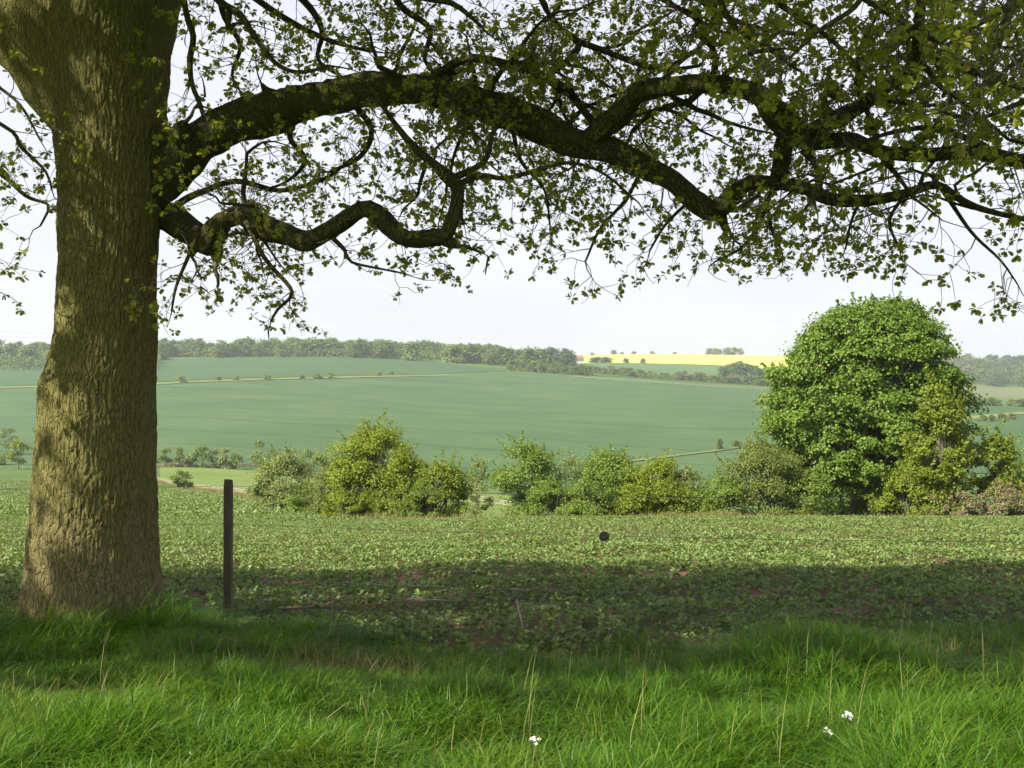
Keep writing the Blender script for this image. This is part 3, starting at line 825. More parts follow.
blades('grass', X, Y, H, rng.uniform(.0032, .0085, len(X)), lean, M['grass'], comb=True, label='long lush green grass of the verge in front of the fence', cat='grass')
# tall grass stems with seed heads, straw coloured dead blades
n = 1400
Y = rng.uniform(4.2, 8.6, n); X = rng.uniform(-1, 1, n) * (Y * .5 + .8)
m = (nz(X, Y, .9, 30.0) > .12)
X, Y = X[m], Y[m]
for qx, qy, qn, qs in ((-1.35, 7.0, 420, .28), (-.75, 6.75, 300, .25), (2.75, 7.4, 380, .3), (-2.6, 6.4, 200, .3), (.9, 7.3, 200, .3), (3.3, 7.9, 260, .3)):
    X = np.concatenate([X, rng.normal(size=qn) * qs * 1.3 + qx]); Y = np.concatenate([Y, rng.normal(size=qn) * qs * .8 + qy])
blades('dry_grass', X, Y, rng.uniform(.12, .3, len(X)), rng.uniform(.003, .006, len(X)), rng.uniform(.05, .25, len(X)), M['dry_grass'],
       label='straw coloured dead blades scattered through the green verge grass', cat='dry grass')
ns = 100
Y = rng.uniform(4.6, 8.2, ns); X = Y * rng.uniform(-.5, .52, ns)
X = np.where(rng.random(ns) < .5, np.abs(X), X)
blades('seed_stems', X, Y, rng.uniform(.35, .55, ns), rng.uniform(.003, .005, ns), rng.uniform(.0, .08, ns),
       leaf_mat('seed_stem', [(0.16, 0.2, 0.05), (0.24, 0.23, 0.09)], .2), label='thin upright seeding stalks above the verge grass', cat='grass stalks')

# ------------------------------------------------------------------ CROP plants
def crop(nx, y0, y1, leaf, per, hi, u0=-.58, u1=.58):
    Y = np.sqrt(rng.uniform(y0 ** 2, y1 ** 2, nx)); X = Y * rng.uniform(u0, u1, nx)
    ok = (Y > verge_edge(X / Y) - .15 + .3 * nz(X, Y * 0, 1.3)) & (Y < np.interp(X / Y, CE_U, CE_D))
    X, Y = X[ok], Y[ok]
    dens = .55 * nz(X, Y, .9, 3.0) + 1.0 * nz(X, Y, 3.4, 9.0)
    thin_ = np.clip((20 - Y) / 8, 0, 1)
    ok = rng.random(len(X)) < np.clip(.9 + .7 * dens - .28 * thin_, .22, 1)
    X, Y = X[ok], Y[ok]
    Z = terrain(X, Y) + .01
    out = []
    for k in range(per):
        az = rng.uniform(0, 2 * math.pi, len(X))
        el = rng.uniform(.15, 1.1, len(X))
        d = np.stack([np.cos(az) * np.cos(el), np.sin(az) * np.cos(el), np.sin(el)], -1)
        c = np.stack([X, Y, Z + rng.uniform(.01, hi, len(X))], -1) + d * leaf * .2
        nrm = unit(np.stack([-np.cos(az) * .5, -np.sin(az) * .5, np.ones(len(X))], -1) + rng.normal(size=(len(X), 3)) * .35)
        out.append((c, d, nrm, leaf * rng.uniform(.6, 1.25, len(X))))
    return [np.concatenate(a) for a in zip(*out)]
ca_ = crop(32000, 7.6, 22, .05, 7, .075)
cb_ = crop(84000, 22, 54, .056, 5, .10)
cc_ = crop(60000, 54, 225, .20, 4, .14, -.58, -.13)
cd_ = crop(26000, 46, 95, .10, 5, .12, -.58, -.13)
Cc, Dc, Nc, Lc = [np.concatenate(a) for a in zip(ca_, cb_, cc_, cd_)]
o = leaves('crop_plants', Cc, Dc, Nc, Lc, 'simple', M['crop'], wid=1.25)
tag(o, 'low broad leaved crop covering the near field over reddish soil', 'crop', kind='stuff')
print('crop leaves', len(Cc))

# ------------------------------------------------------------------ TREES and SHRUBS
def hull_pts(n, prof):
    """points in a crown whose half width (0..1) at relative height h is prof(h)"""
    out = []
    while len(out) < n:
        h = rng.random()
        r = prof(h)
        a = rng.uniform(0, 2 * math.pi)
        q = r * math.sqrt(rng.uniform(.25, 1))
        out.append((q * math.cos(a), q * math.sin(a), h))
    return np.array(out)

PROFILES = {
 'dome': lambda h: math.sqrt(max(0, 1 - (abs(h - .38) / .64) ** 1.85)),
 'round': lambda h: math.sqrt(max(0, 1 - (abs(h - .5) / .52) ** 2)),
 'bush': lambda h: math.sqrt(max(0, 1 - max(0, h - .2) ** 2 / .66)) * (.8 + .2 * min(1, h / .2)),
 'upright': lambda h: .55 + .45 * math.sin(min(1, h * 1.25) * math.pi) if h < .8 else max(.1, (1 - h) / .2 * .8),
}

def crown(name, w, h, z0, lobes, per, leaf, mat, parent, profile='bush', kind='simple', lob_r=.24, depth=.9, upright=0.0, shell=.55, ragged=1.0, sprigs=0, squash=.72, bulge=.36):
    c = hull_pts(lobes, PROFILES[profile])
    sd = rng.uniform(0, 50)
    for q in range(lobes):                                  # bulges and bays of the crown
        f = 1 + bulge * mnoise.noise((c[q, 0] * 1.6, c[q, 1] * 1.6 + sd, c[q, 2] * 3.0))
        c[q, :2] *= f
        c[q, 2] = min(1.04, .5 + (c[q, 2] - .5) * (.55 + .45 * f)) if c[q, 2] > .5 else c[q, 2]
    lc = np.stack([c[:, 0] * w / 2 * .84, c[:, 1] * w / 2 * depth * .84, z0 + c[:, 2] * (h - z0) * .94], -1)
    lr = lob_r * min(w, h) * rng.uniform(.45, 1.3, lobes) * (.8 + .2 * ragged)
    C, D, N_ = [], [], []
    mid = np.array([0, 0, (z0 + h) * .45])
    for q in range(lobes):
        m = int(per * rng.uniform(.6, 1.3))
        d = rdir(m)
        d[:, 2] = np.where(d[:, 2] < -.35, -d[:, 2], d[:, 2])
        r = lr[q] * (shell + (1 - shell) * rng.random(m)) * (1 + .22 * rng.normal(size=m) * ragged)
        pos_ = lc[q] + d * r[:, None] * np.array([1, 1, squash])
        outw = unit(pos_ - mid)
        C.append(pos_)
        N_.append(unit(d * .8 + outw * .45 + np.array([0, 0, .35]) + rdir(m) * .45))
        D.append(unit(d * .5 + rdir(m) * .8 + np.array([0, 0, -.35 + upright])))
    if sprigs:                                             # loose shoots that break the outline
        for k in range(int(sprigs)):
            q = rng.integers(lobes)
            d = rdir(1)[0]; d[2] = abs(d[2]) + .25 + upright
            d = unit(d + unit(lc[q] - mid) * .7)
            a = lc[q] + d * lr[q] * .7
            ln = rng.uniform(.25, .8) * (1 + upright)
            m = int(14 + 22 * ln)
            t = rng.random(m)
            C.append(a + d * (t * ln)[:, None] + rdir(m) * .06 * (1.3 - t)[:, None])
            N_.append(unit(rdir(m) + np.array([0, 0, .5]))); D.append(unit(d * .6 + rdir(m)))
    C, D, N_ = map(np.concatenate, (C, D, N_))
    C[:, 2] = np.maximum(C[:, 2], .03)
    o = leaves(name, C, D, N_, leaf * rng.uniform(.6, 1.3, len(C)), kind, mat, parent, wid=1.2)
    return o, lc

def stems(name, mat, parent, lc, n, rad, spread, sides=7, fork=.35, kinks=.12):
    tb = Tubes()
    n_l = len(lc)
    for k in range(n):
        a = 2 * math.pi * (k + rng.uniform(-.3, .3)) / max(n, 1)
        b = np.array([spread * math.cos(a) * (n > 1), spread * math.sin(a) * (n > 1), -.25])
        grp = [lc[q] for q in range(n_l) if q % n == k]
        if not grp: continue
        top = np.mean(grp, axis=0); top[2] = max(g[2] for g in grp) * .86
        hub = b + (top - b) * fork; hub[:2] += rng.normal(size=2) * spread * .3
        m1 = (b + hub) / 2 + np.append(rng.normal(size=2) * kinks, 0)
        p, r = smooth_line([b, m1, hub, (hub + top) / 2 + np.append(rng.normal(size=2) * kinks, 0), top], [rad * 1.15, rad * .95, rad * .75, rad * .45, rad * .15], .3)
        tb.add(p, r, sides)
        for g in grp:
            j = rng.integers(len(p) // 3, len(p) - 1)
            m2 = (p[j] + g) / 2 + rng.normal(size=3) * kinks * 1.3
            tb.add([p[j], m2, g], [r[j] * .55, r[j] * .35, r[j] * .1], 4)
    return tb.build(name, mat, parent)

G = {
 'sycamore': leaf_mat('sycamore_leaf', [(0.092, 0.165, 0.014), (0.128, 0.21, 0.02), (0.175, 0.255, 0.034)], .34, spec=.35),
 'yellow': leaf_mat('bright_leaf', [(0.15, 0.21, 0.012), (0.2, 0.26, 0.018), (0.26, 0.30, 0.03)], .35),
 'mid': leaf_mat('mid_leaf', [(0.115, 0.19, 0.02), (0.16, 0.235, 0.03), (0.21, 0.275, 0.05)], .34),
 'olive': leaf_mat('olive_leaf', [(0.11, 0.155, 0.024), (0.15, 0.195, 0.034), (0.19, 0.225, 0.055)], .32),
 'pale': leaf_mat('pale_leaf', [(0.15, 0.205, 0.045), (0.2, 0.25, 0.065), (0.26, 0.29, 0.095)], .3),
 'hazel': leaf_mat('hazel_leaf', [(0.13, 0.19, 0.014), (0.18, 0.24, 0.02), (0.24, 0.28, 0.032)], .35),
 'bramble': leaf_mat('bramble_leaf', [(0.18, 0.125, 0.075), (0.25, 0.18, 0.11), (0.26, 0.23, 0.11), (0.15, 0.18, 0.045), (0.13, .18, .04)], .2),
 'wood_a': leaf_mat('wood_leaf_fresh', [(0.135, 0.195, 0.028), (0.19, 0.24, 0.04)], .3),
 'wood_b': leaf_mat('wood_leaf_mid', [(0.10, 0.16, 0.026), (0.145, 0.20, 0.036)], .3),
 'wood_c': leaf_mat('wood_leaf_dark', [(0.06, 0.105, 0.03), (0.09, 0.14, 0.04)], .25),
 'wood_d': leaf_mat('wood_leaf_brown', [(0.16, 0.155, 0.055), (0.2, 0.19, 0.075)], .2),
}

def shrub(name, px, d, top, wpx, mat, label, cat, lobes=16, per=260, leaf=.13, profile='bush', z0=.15, nst=3, rad=.07, group=None, lob_r=.24, depth=.9, kind='simple', upright=0.0, shell=.5, crown_name='crown', ragged=1.0):
    x = (px - 512) / F * d
    z = tz(x, d)
    h = -(top - 384) / F * d - z
    w = wpx / F * d
    e = empty(name, (x, d, z), 0)
    tag(e, label, cat, group)
    if d < 100: lobes = int(lobes * 1.7); lob_r *= 1.15; leaf *= .92; per = int(per * 1.5); w *= 1.2
    o, lc = crown(crown_name, w, h, z0, lobes, per, leaf, G[mat], e, profile, kind, lob_r, depth, upright, shell, ragged, lobes * 1.6 if d < 100 else 0)
    stems('trunk' if cat == 'tree' else 'stems', M['stem'], e, lc, nst, rad, w * .08 if nst > 1 else 0)
    return e

HG = 'shrubs of the hedge beyond the crop'
# the big sycamore
rng = np.random.default_rng(23)
syc = empty('sycamore_tree', ((868 - 512) / F * 54.5, 54.5, tz((868 - 512) / F * 54.5, 54.5)))
tag(syc, 'tall dense bright green sycamore with a domed crown, biggest tree in the hedge', 'tree')
h_s = -(299 - 384) / F * 54.5 - syc.location.z
o, lc = crown('crown', 11.6, h_s - .1, 1.8, 640, 270, .12, G['sycamore'], syc, 'dome', 'broad', .07, .8, 0.0, .6, 1.0, 190, .62, .24)
stems('trunk', M['stem'], syc, lc, 7, .11, 1.35, 9, .4, .3)
shrub('hazel_shrub', 938, 48.9, 386, 56, 'hazel', 'upright yellow-green hazel in front of the right side of the big sycamore', 'shrub', 30, 300, .14, 'upright', .3, 7, .06, HG, .15, .8, upright=.55)
shrub('hazel_shrub', 996, 49.6, 432, 44, 'hazel', 'small thin yellow-green shrub right of the sycamore, over the brown brambles', 'shrub', 18, 190, .13, 'upright', .3, 5, .045, HG, .17, .8, upright=.5)
shrub('hedge_shrub', 768, 51.5, 446, 92, 'olive', 'broad olive-green thorn bush under the left edge of the big sycamore', 'shrub', 34, 300, .10, 'bush', .1, 5, .05, HG, .17)
shrub('hedge_shrub', 722, 51, 480, 52, 'mid', 'small low green shrub between the olive thorn bush and the bright hedge', 'shrub', 14, 240, .10, 'bush', .05, 3, .04, HG)
shrub('hedge_shrub', 688, 52, 474, 46, 'pale', 'low pale green shrub at the right end of the bright hedge row', 'shrub', 14, 240, .10, 'bush', .05, 3, .04, HG)
shrub('hedge_shrub', 651, 51.5, 467, 70, 'yellow', 'bright yellow-green rounded bush at the right of the middle hedge row', 'shrub', 24, 280, .11, 'bush', .05, 4, .05, HG, .2)
shrub('hedge_shrub', 610, 52.5, 455, 76, 'mid', 'widest mid-green bush in the middle of the hedge, behind the wire disc', 'shrub', 28, 280, .11, 'bush', .05, 4, .05, HG, .19)
shrub('hedge_shrub', 570, 53, 459, 46, 'pale', 'half-bare greyish thorn bush between two leafy bushes in mid hedge', 'shrub', 16, 130, .09, 'bush', .3, 7, .05, HG, .2, ragged=1.4)
shrub('hedge_shrub', 527, 52.5, 449, 58, 'mid', 'tall domed green bush right of the gap that shows the rail fence', 'shrub', 26, 280, .11, 'bush', .05, 4, .05, HG, .2)
shrub('sapling', 480, 75, 462, 28, 'pale', 'thin pale sapling standing in the hedge gap', 'tree', 12, 120, .13, 'upright', .8, 2, .05, None, .2)
shrub('hedge_shrub', 440, 52, 467, 58, 'hazel', 'rounded fresh green bush left of the hedge gap, right of the tallest hawthorn', 'shrub', 24, 280, .11, 'bush', .05, 4, .05, HG, .2)
shrub('hawthorn_tree', 376, 53.5, 431, 82, 'yellow', 'tallest bushy hawthorn of the left hedge with yellow-green crown', 'tree', 40, 330, .12, 'dome', .3, 4, .09, None, .18)
shrub('hedge_shrub', 331, 56, 470, 42, 'olive', 'dull olive bush tucked against the left side of the tall hawthorn', 'shrub', 16, 240, .10, 'bush', .05, 3, .04, HG)
shrub('hedge_shrub', 284, 66, 457, 56, 'pale', 'pale dusty green bush at the left end of the hedge beside the rail fence', 'shrub', 24, 300, .13, 'bush', .1, 4, .05, HG, .2)
shrub('hedge_shrub', 400, 50.5, 490, 46, 'hazel', 'low bush at the foot of the tall hawthorn', 'shrub', 14, 220, .10, 'bush', .05, 3, .04, HG)
shrub('hedge_shrub', 552, 50.5, 487, 60, 'mid', 'low green bush below the domed bush and the half-bare thorn', 'shrub', 16, 240, .10, 'bush', .03, 3, .04, HG)
shrub('hedge_shrub', 805, 50.6, 476, 56, 'mid', 'dark low shrub in the shade at the foot of the sycamore', 'shrub', 14, 220, .11, 'bush', .05, 3, .04, HG)
shrub('hedge_shrub', 905, 50.4, 474, 54, 'hazel', 'leafy low growth under the right half of the sycamore', 'shrub', 20, 240, .12, 'bush', .05, 3, .04, HG, .2)
shrub('bramble_patch', 982, 48.3, 487, 104, 'bramble', 'reddish brown bramble tangle at the right end of the hedge', 'bramble', 26, 210, .10, 'bush', .0, 9, .02, None, .2, .5, crown_name='canes')
shrub('hedge_shrub', 1030, 51.5, 462, 60, 'mid', 'green bush cut by the right edge of the photo behind the brambles', 'shrub', 18, 220, .12, 'bush', .05, 3, .04, HG, .2)
for px, d, top, w, mt, lb in ((590, 50.2, 486, 60, 'mid', 'low green bush right of the half-bare thorn'),
      (634, 50.4, 484, 56, 'yellow', 'low yellow-green bush between the widest bush and the rounded bright bush'), (670, 50.6, 486, 50, 'hazel', 'low bush right of the rounded bright bush'),
      (704, 50.4, 492, 46, 'mid', 'lowest little bush left of the olive thorn, over bleached grass'), (348, 51.5, 496, 44, 'hazel', 'low bush at the left foot of the tall hawthorn'),
      (312, 58, 486, 44, 'mid', 'low bush between the pale dusty bush and the dull olive bush'), (425, 50.4, 494, 48, 'mid', 'low bush between the hawthorn and the rounded fresh green bush')):
    shrub('hedge_shrub', px, d, top, w, mt, lb, 'shrub', 15, 230, .10, 'bush', .03, 3, .04, HG, .22)
shrub('hedge_shrub', 848, 57.5, 468, 60, 'mid', 'shaded bush behind the stems of the big sycamore, left one', 'shrub', 15, 230, .11, 'bush', .03, 3, .04, HG, .22)
shrub('hedge_shrub', 890, 57.8, 464, 60, 'mid', 'shaded bush behind the stems of the big sycamore, right one', 'shrub', 15, 230, .11, 'bush', .03, 3, .04, HG, .22)
# solitary bush on the rail fence and the tree at the far left
shrub('fence_bush', 183, 172, 471, 20, 'mid', 'small round bush growing on the near rail fence left of the post', 'shrub', 12, 130, .3, 'bush', .05, 3, .06, None, .26)
shrub('field_tree', 18, 281, 441, 20, 'yellow', 'small round yellow-green tree alone at the left edge behind the oak', 'tree', 14, 110, .5, 'round', 1.2, 1, .18, None, .24)
for px, d, top, w, mt, lb in ((40, 330, 424, 26, 'olive', 'dull spreading bush on the slope close to the oak trunk, left side'),
                              (6, 340, 428, 22, 'olive', 'dark low bush at the left photo edge above the small round tree'),
                              (0, 300, 452, 14, 'mid', 'low green bush at the left photo edge beside the small round tree')):
    shrub('slope_bush', px, d, top, w, mt, lb, 'shrub', 10, 90, .5, 'bush', .05, 2, .08, 'bushes on the left slope', .26)
# row of small trees behind the pasture
for k, (px, top, w) in enumerate([(166, 450, 18), (178, 449, 17), (190, 450, 16), (202, 447, 18), (214, 449, 16), (226, 449, 15), (236, 453, 12), (154, 449, 16)]):
    shrub('hedgerow_tree', px, 292, top, w, ('mid', 'olive', 'pale')[k % 3], 'small tree in the short row along the far rail fence', 'tree', 10, 100, .5, 'bush', .2, 2, .1, 'row of small trees behind the pasture', .26)
for k, (px, top, w, d) in enumerate([(260, 443, 18, 285), (272, 447, 20, 288), (290, 450, 22, 282), (306, 449, 20, 280), (320, 449, 18, 278), (336, 455, 20, 270), (352, 452, 18, 272)]):
    shrub('hedgerow_tree', px, d, top, w, ('mid', 'hazel', 'pale')[k % 3], 'green tree of the clump above the pale bush at the left end of the hedge', 'tree', 10, 100, .5, 'bush', .2, 2, .1, 'clump of trees behind the left hedge', .26)
for k, (px, top, w, d) in enumerate([(455, 468, 26, 262), (500, 470, 30, 255)]):
    shrub('hedgerow_tree', px, d, top, w, 'mid', 'far green bush seen through the gap in the hedge, by the rail fence', 'tree', 10, 100, .5, 'bush', .2, 2, .1, 'bushes seen through the hedge gap', .26)
# solitary field bushes far off
def lone(px, base, wpx, hpx, mt, lb, grp):
    x, d = ground_at(px, base, 240)
    shrub('field_bush', px, d, base - hpx, wpx, mt, lb, 'shrub', 8, 70, .9, 'bush', .05, 2, .1, grp, .28)
TG = 'bushes along the grass strip across the wheat'
for px, b, w, h, mt in ((182, 383, 8, 6, 'pale'), (218, 381, 5, 4, 'pale'), (236, 380.5, 6, 3.5, 'pale'), (267, 380, 10, 5, 'olive'), (302, 379.5, 5, 4, 'pale'), (317, 379, 9, 6, 'mid'), (331, 378.5, 6, 5, 'mid'), (379, 376.5, 4, 4, 'mid'), (392, 376, 5, 4, 'mid')):
    lone(px, b, w, h, mt, 'tiny bush on the pale grass strip across the upper wheat field', TG)
lone(720, 450, 6, 9, 'olive', 'lone dark bush at mid slope, left one of the two left of the sycamore', 'pair of lone bushes in the wheat')
lone(736, 448, 6, 7, 'olive', 'lone dark bush at mid slope, right one of the two left of the sycamore', 'pair of lone bushes in the wheat')
for px, b, w, h in ((983, 421, 5, 5), (992, 422, 5, 6), (1002, 421, 8, 6), (1012, 420, 6, 5)):
    lone(px, b, w, h, 'olive', 'tiny dark bush in the valley field right of the sycamore', 'bushes in the valley field')

# ------------------------------------------------------------------ far woods: every tree an object, crowns shared
protos = []
for k, (mt, prof) in enumerate((('wood_a', 'dome'), ('wood_b', 'round'), ('wood_c', 'dome'), ('wood_a', 'round'), ('wood_b', 'dome'), ('wood_d', 'round'))):
    o, lc = crown('woodland_tree', 10, 13, .3, 34, 30, 1.35, G[mt], None, 'bush' if prof == 'dome' else 'dome', 'simple', .27)
    tb = Tubes()
    tb.add([(0, 0, -.6), (0, 0, 4), (.3, 0, 9)], [.35, .28, .1], 5)
    v = np.vstack(tb.v)
    protos.append([o, False])
def far_tree(px, base_d, h, w, k, label, group, name='woodland_tree', cat='tree'):
    p = protos[k]
    if not p[1] and True:
        o = p[0]; p[1] = True
    else:
        o = p[0].copy(); COL.objects.link(o)
    o.name = name
    x = (px - 512) / F * base_d
    o.location = (x, base_d, tz(x, base_d) - .2)
    o.rotation_euler = (0, 0, rng.uniform(0, 6.28))
    o.scale = (w / 10, w / 10 * rng.uniform(.85, 1.15), h / 13)
    tag(o, label, cat, group)
    return o

def wood(n, x0, x1, d0, d1, h0, h1, kinds, label, group, name='woodland_tree', cat='tree', wf=1.0):
    for q in range(n):
        px = x0 + (x1 - x0) * (q + rng.uniform(.1, .9)) / n
        f = rng.random()
        a = (px - x0) / (x1 - x0)
        da = d0(a) if callable(d0) else d0
        db = d1(a) if callable(d1) else d1
        d = da + (db - da) * f
        h = rng.uniform(h0, h1)
        far_tree(px, d, h, h * wf * rng.uniform(.8, 1.25), int(rng.choice(kinds)), label, group, name, cat)

wood(34, -30, 160, 815, 980, 11, 16, [0, 1, 3, 4, 2], 'broadleaf tree of the wood on the skyline left of the oak trunk', 'trees of the left wood')
wood(20, 158, 235, 955, 1010, 9, 14, [0, 0, 3, 1], 'fresh green tree of the wood just right of the oak trunk on the skyline', 'trees of the wood by the oak trunk')
wood(5, 158, 200, 1020, 1060, 12, 16, [2], 'darker tree standing behind the fresh green wood by the oak trunk', 'darker trees behind the wood by the oak trunk')
wood(95, 236, 500, lambda a: 965 - 30 * a, 1120, 11, 16, [0, 1, 3, 4, 1, 4], 'tree of the long mixed wood along the middle of the skyline', 'trees of the long skyline wood')
wood(26, 470, 572, 955, 1010, 11, 17, [1, 2, 4, 1], 'darker tree at the right end of the long skyline wood', 'trees at the right end of the skyline wood')
wood(16, 506, 590, 862, 885, 6, 9, [1, 4, 0], 'bushy tree of the short hedge below the right end of the skyline wood', 'trees of the short hedge')
def hed(a): return float(np.interp(a, [0, 1], [935, 915]))
wood(34, 590, 785, 905, 925, 5, 8, [0, 1, 4, 5, 1], 'hedge tree in the line below the yellow rape field', 'hedge below the rape field', 'hedgerow_tree', 'tree', 1.2)
wood(14, 722, 785, 945, 1010, 10, 16, [1, 4, 2, 2], 'taller dark tree behind the hedge below the rape field, left of the sycamore', 'taller trees left of the sycamore')
wood(7, 706, 744, 1600, 1640, 9, 13, [1, 4, 5], 'tree of the small clump on the skyline above the rape field', 'clump above the rape field')
for px, d, h in ((592, 1580, 4), (614, 1585, 7), (622, 1590, 4), (634, 1600, 5), (652, 1600, 5), (675, 1600, 4)):
    far_tree(px, d, h, h * 1.5, 1, 'tiny bush dotted along the top edge of the yellow rape field', 'bushes on top of the rape field', 'skyline_bush', 'shrub')
for px, d, h, w in ((596, 1225, 7, 16), (606, 1228, 7, 16), (626, 1232, 6, 7), (643, 1236, 6, 6)):
    far_tree(px, d, h, w, 2, 'dark bush at the lower edge of the yellow rape field', 'bushes below the rape field', 'field_edge_bush', 'shrub')
wood(62, 920, 1075, 1305, 1560, 13, 18, [2, 2, 1, 5], 'dark tree of the hillside wood right of the sycamore', 'trees of the right hillside wood')
wood(10, 985, 1060, 1600, 1640, 14, 18, [2], 'dark conifer-like tree on the skyline above the right hillside wood', 'dark skyline trees at the right edge')
wood(12, 965, 1060, 640, 660, 4, 6, [1, 0, 4], 'bush along the chalk track right of the sycamore', 'bushes along the right track', 'track_bush', 'shrub', 1.3)

# the inside of the woods, where single trees can no longer be told apart
def mass(n, x0, x1, d0, d1, h, mat, label, leaf=2.0):
    px = rng.uniform(x0, x1, n); D_ = rng.uniform(0, 1, n)
    a = (px - x0) / (x1 - x0)
    da = d0(a) if callable(d0) else d0
    dd = da + (d1 - da) * D_
    X = (px - 512) / F * dd
    Z = terrain(X, dd)
    top = h * (.75 + .35 * nz(X, dd, .09, 3) + .25 * nz(X, dd, .22, 5)) * np.clip((dd - da) / 6 + .4, 0, 1)
    hh = top * rng.uniform(0, 1, n) ** .6
    C = np.stack([X, dd, Z + hh], -1)
    N2 = unit(rdir(n) * .8 + np.array([0, -.35, .8]))
    o = leaves('woodland', C, rdir(n), N2, leaf * rng.uniform(.6, 1.3, n), 'simple', mat, wid=1.2)
    tag(o, label, 'wood', kind='stuff')
mass(9000, -40, 160, 820, 985, 11, G['wood_b'], 'inside of the skyline wood left of the oak trunk')
mass(3000, 158, 236, 960, 1010, 9, G['wood_a'], 'inside of the fresh green wood right of the oak trunk')
mass(12000, 236, 572, lambda a: 970 - 20 * a, 1110, 10, G['wood_b'], 'inside of the long mixed wood on the skyline')
mass(14000, 915, 1080, 1308, 1590, 13, G['wood_c'], 'inside of the dark hillside wood right of the sycamore', 2.6)
mass(3500, 590, 785, 906, 922, 4.5, G['wood_b'], 'undergrowth of the hedge below the rape field', 1.4)
mass(1500, 725, 785, 940, 1010, 9, G['wood_c'], 'undergrowth below the tall dark trees left of the sycamore')
mass(1200, 506, 590, 864, 884, 6, G['wood_b'], 'undergrowth of the short hedge below the long wood', 1.5)

# ------------------------------------------------------------------ house at the edge of the rape field
def box(v0, v1):
    x0, y0, z0 = v0; x1, y1, z1 = v1
    v = np.array([(x0, y0, z0), (x1, y0, z0), (x1, y1, z0), (x0, y1, z0), (x0, y0, z1), (x1, y0, z1), (x1, y1, z1), (x0, y1, z1)], float)
    f = np.array([(0, 3, 2, 1), (4, 5, 6, 7), (0, 1, 5, 4), (1, 2, 6, 5), (2, 3, 7, 6), (3, 0, 4, 7)])
    return v, f
hx, hd = (579 - 512) / F * 1150, 1150
he = empty('farmhouse', (hx, hd, tz(hx, hd)), .3); he.scale = (.75, .75, .75)
tag(he, 'tiny white farmhouse with red tiled roof at the left end of the rape field', 'house')
v, f = box((-6, -4, -.5), (6, 4, 6.5)); mesh_from('wall', v, [f], M['wall'], he)
v = np.array([(-6.5, -4.6, 6.3), (6.5, -4.6, 6.3), (6.5, 4.6, 6.3), (-6.5, 4.6, 6.3), (-6.5, 0, 11), (6.5, 0, 11)], float)
rf = mesh_from('roof', v, [np.array([(0, 1, 5, 4), (2, 3, 4, 5), (3, 2, 1, 0)]), np.array([(1, 2, 5), (3, 0, 4)])], M['tile'], he)
v, f = box((3.5, -.6, 9), (4.8, .6, 12.5)); mesh_from('chimney', v, [f], M['tile'], rf)
for wx in (-3.6, 0.2, 3.6):
    v, f = box((wx - .6, -4.06, 3.8), (wx + .6, -3.98, 5.2)); mesh_from('window', v, [f], M['dark'], he)

# ------------------------------------------------------------------ wire fence
fx0, fy0 = (228 - 512) / F * 9.6, 9.6
def fence_y(x): return fy0 - (x - fx0) * .16
wf = empty('wire_fence', (fx0, fy0, tz(fx0, fy0)))
tag(wf, 'wire fence with a dark square wooden post beside the oak', 'fence')
wo = np.array([fx0, fy0, tz(fx0, fy0)])
for k, x in enumerate((fx0, fx0 - 8.2, fx0 + 8.4)):
    y = fence_y(x) + (0 if k == 0 else .0)
    z = tz(x, y)
    top = -(480 - 384) / F * 9.6 if k == 0 else z + 1.22
    nzs = 26
    zz = np.linspace(z - .3, top, nzs)
    ring = []
    for q, zc in enumerate(zz):
        hw = .035 - (.004 if q == nzs - 1 else 0)
        lx = .012 * (zc - z) * (0 if k else 1) * .3
        c = [(-hw, -hw * .8), (-hw * .8, -hw), (hw * .8, -hw), (hw, -hw * .8), (hw, hw * .8), (hw * .8, hw), (-hw * .8, hw), (-hw, hw * .8)]
        ring += [(x + lx + a + .003 * mnoise.noise((zc * 4, a * 40, k)), y + b + .003 * mnoise.noise((zc * 4, b * 40, 3 + k)), zc + (.006 if q == nzs - 1 and a < 0 else 0)) for a, b in c]
    v = np.array(ring) - wo
    i, kk = np.meshgrid(np.arange(nzs - 1), np.arange(8), indexing='ij'); k2 = (kk + 1) % 8
    f = np.stack([i * 8 + kk, i * 8 + k2, (i + 1) * 8 + k2, (i + 1) * 8 + kk], -1).reshape(-1, 4)
    po = mesh_from('post', v, [f, np.array([[(nzs - 1) * 8 + q for q in range(8)]])], M['post'], wf)
WZ = [-.885, -1.215, -1.68, -1.79, -1.925]
for wz in WZ:
    tb = Tubes()
    for xa, xb in ((fx0 - 8.2, fx0), (fx0, fx0 + 8.4)):
        q = np.linspace(0, 1, 24)
        xs = xa + (xb - xa) * q
        za = wz + tz(xa, fence_y(xa)) - tz(fx0, fy0) if xa != fx0 else wz
        zb = wz + (tz(xb, fence_y(xb)) - tz(fx0, fy0)) * .25 if xb != fx0 else wz
        zs = za + (zb - za) * q - .05 * 4 * q * (1 - q)
        tb.add(np.stack([xs, np.array([fence_y(a) for a in xs]) - .042, zs], -1), np.full(24, .0019), 5)
    tb.build('wire', M['wire'], wf, True, wo)
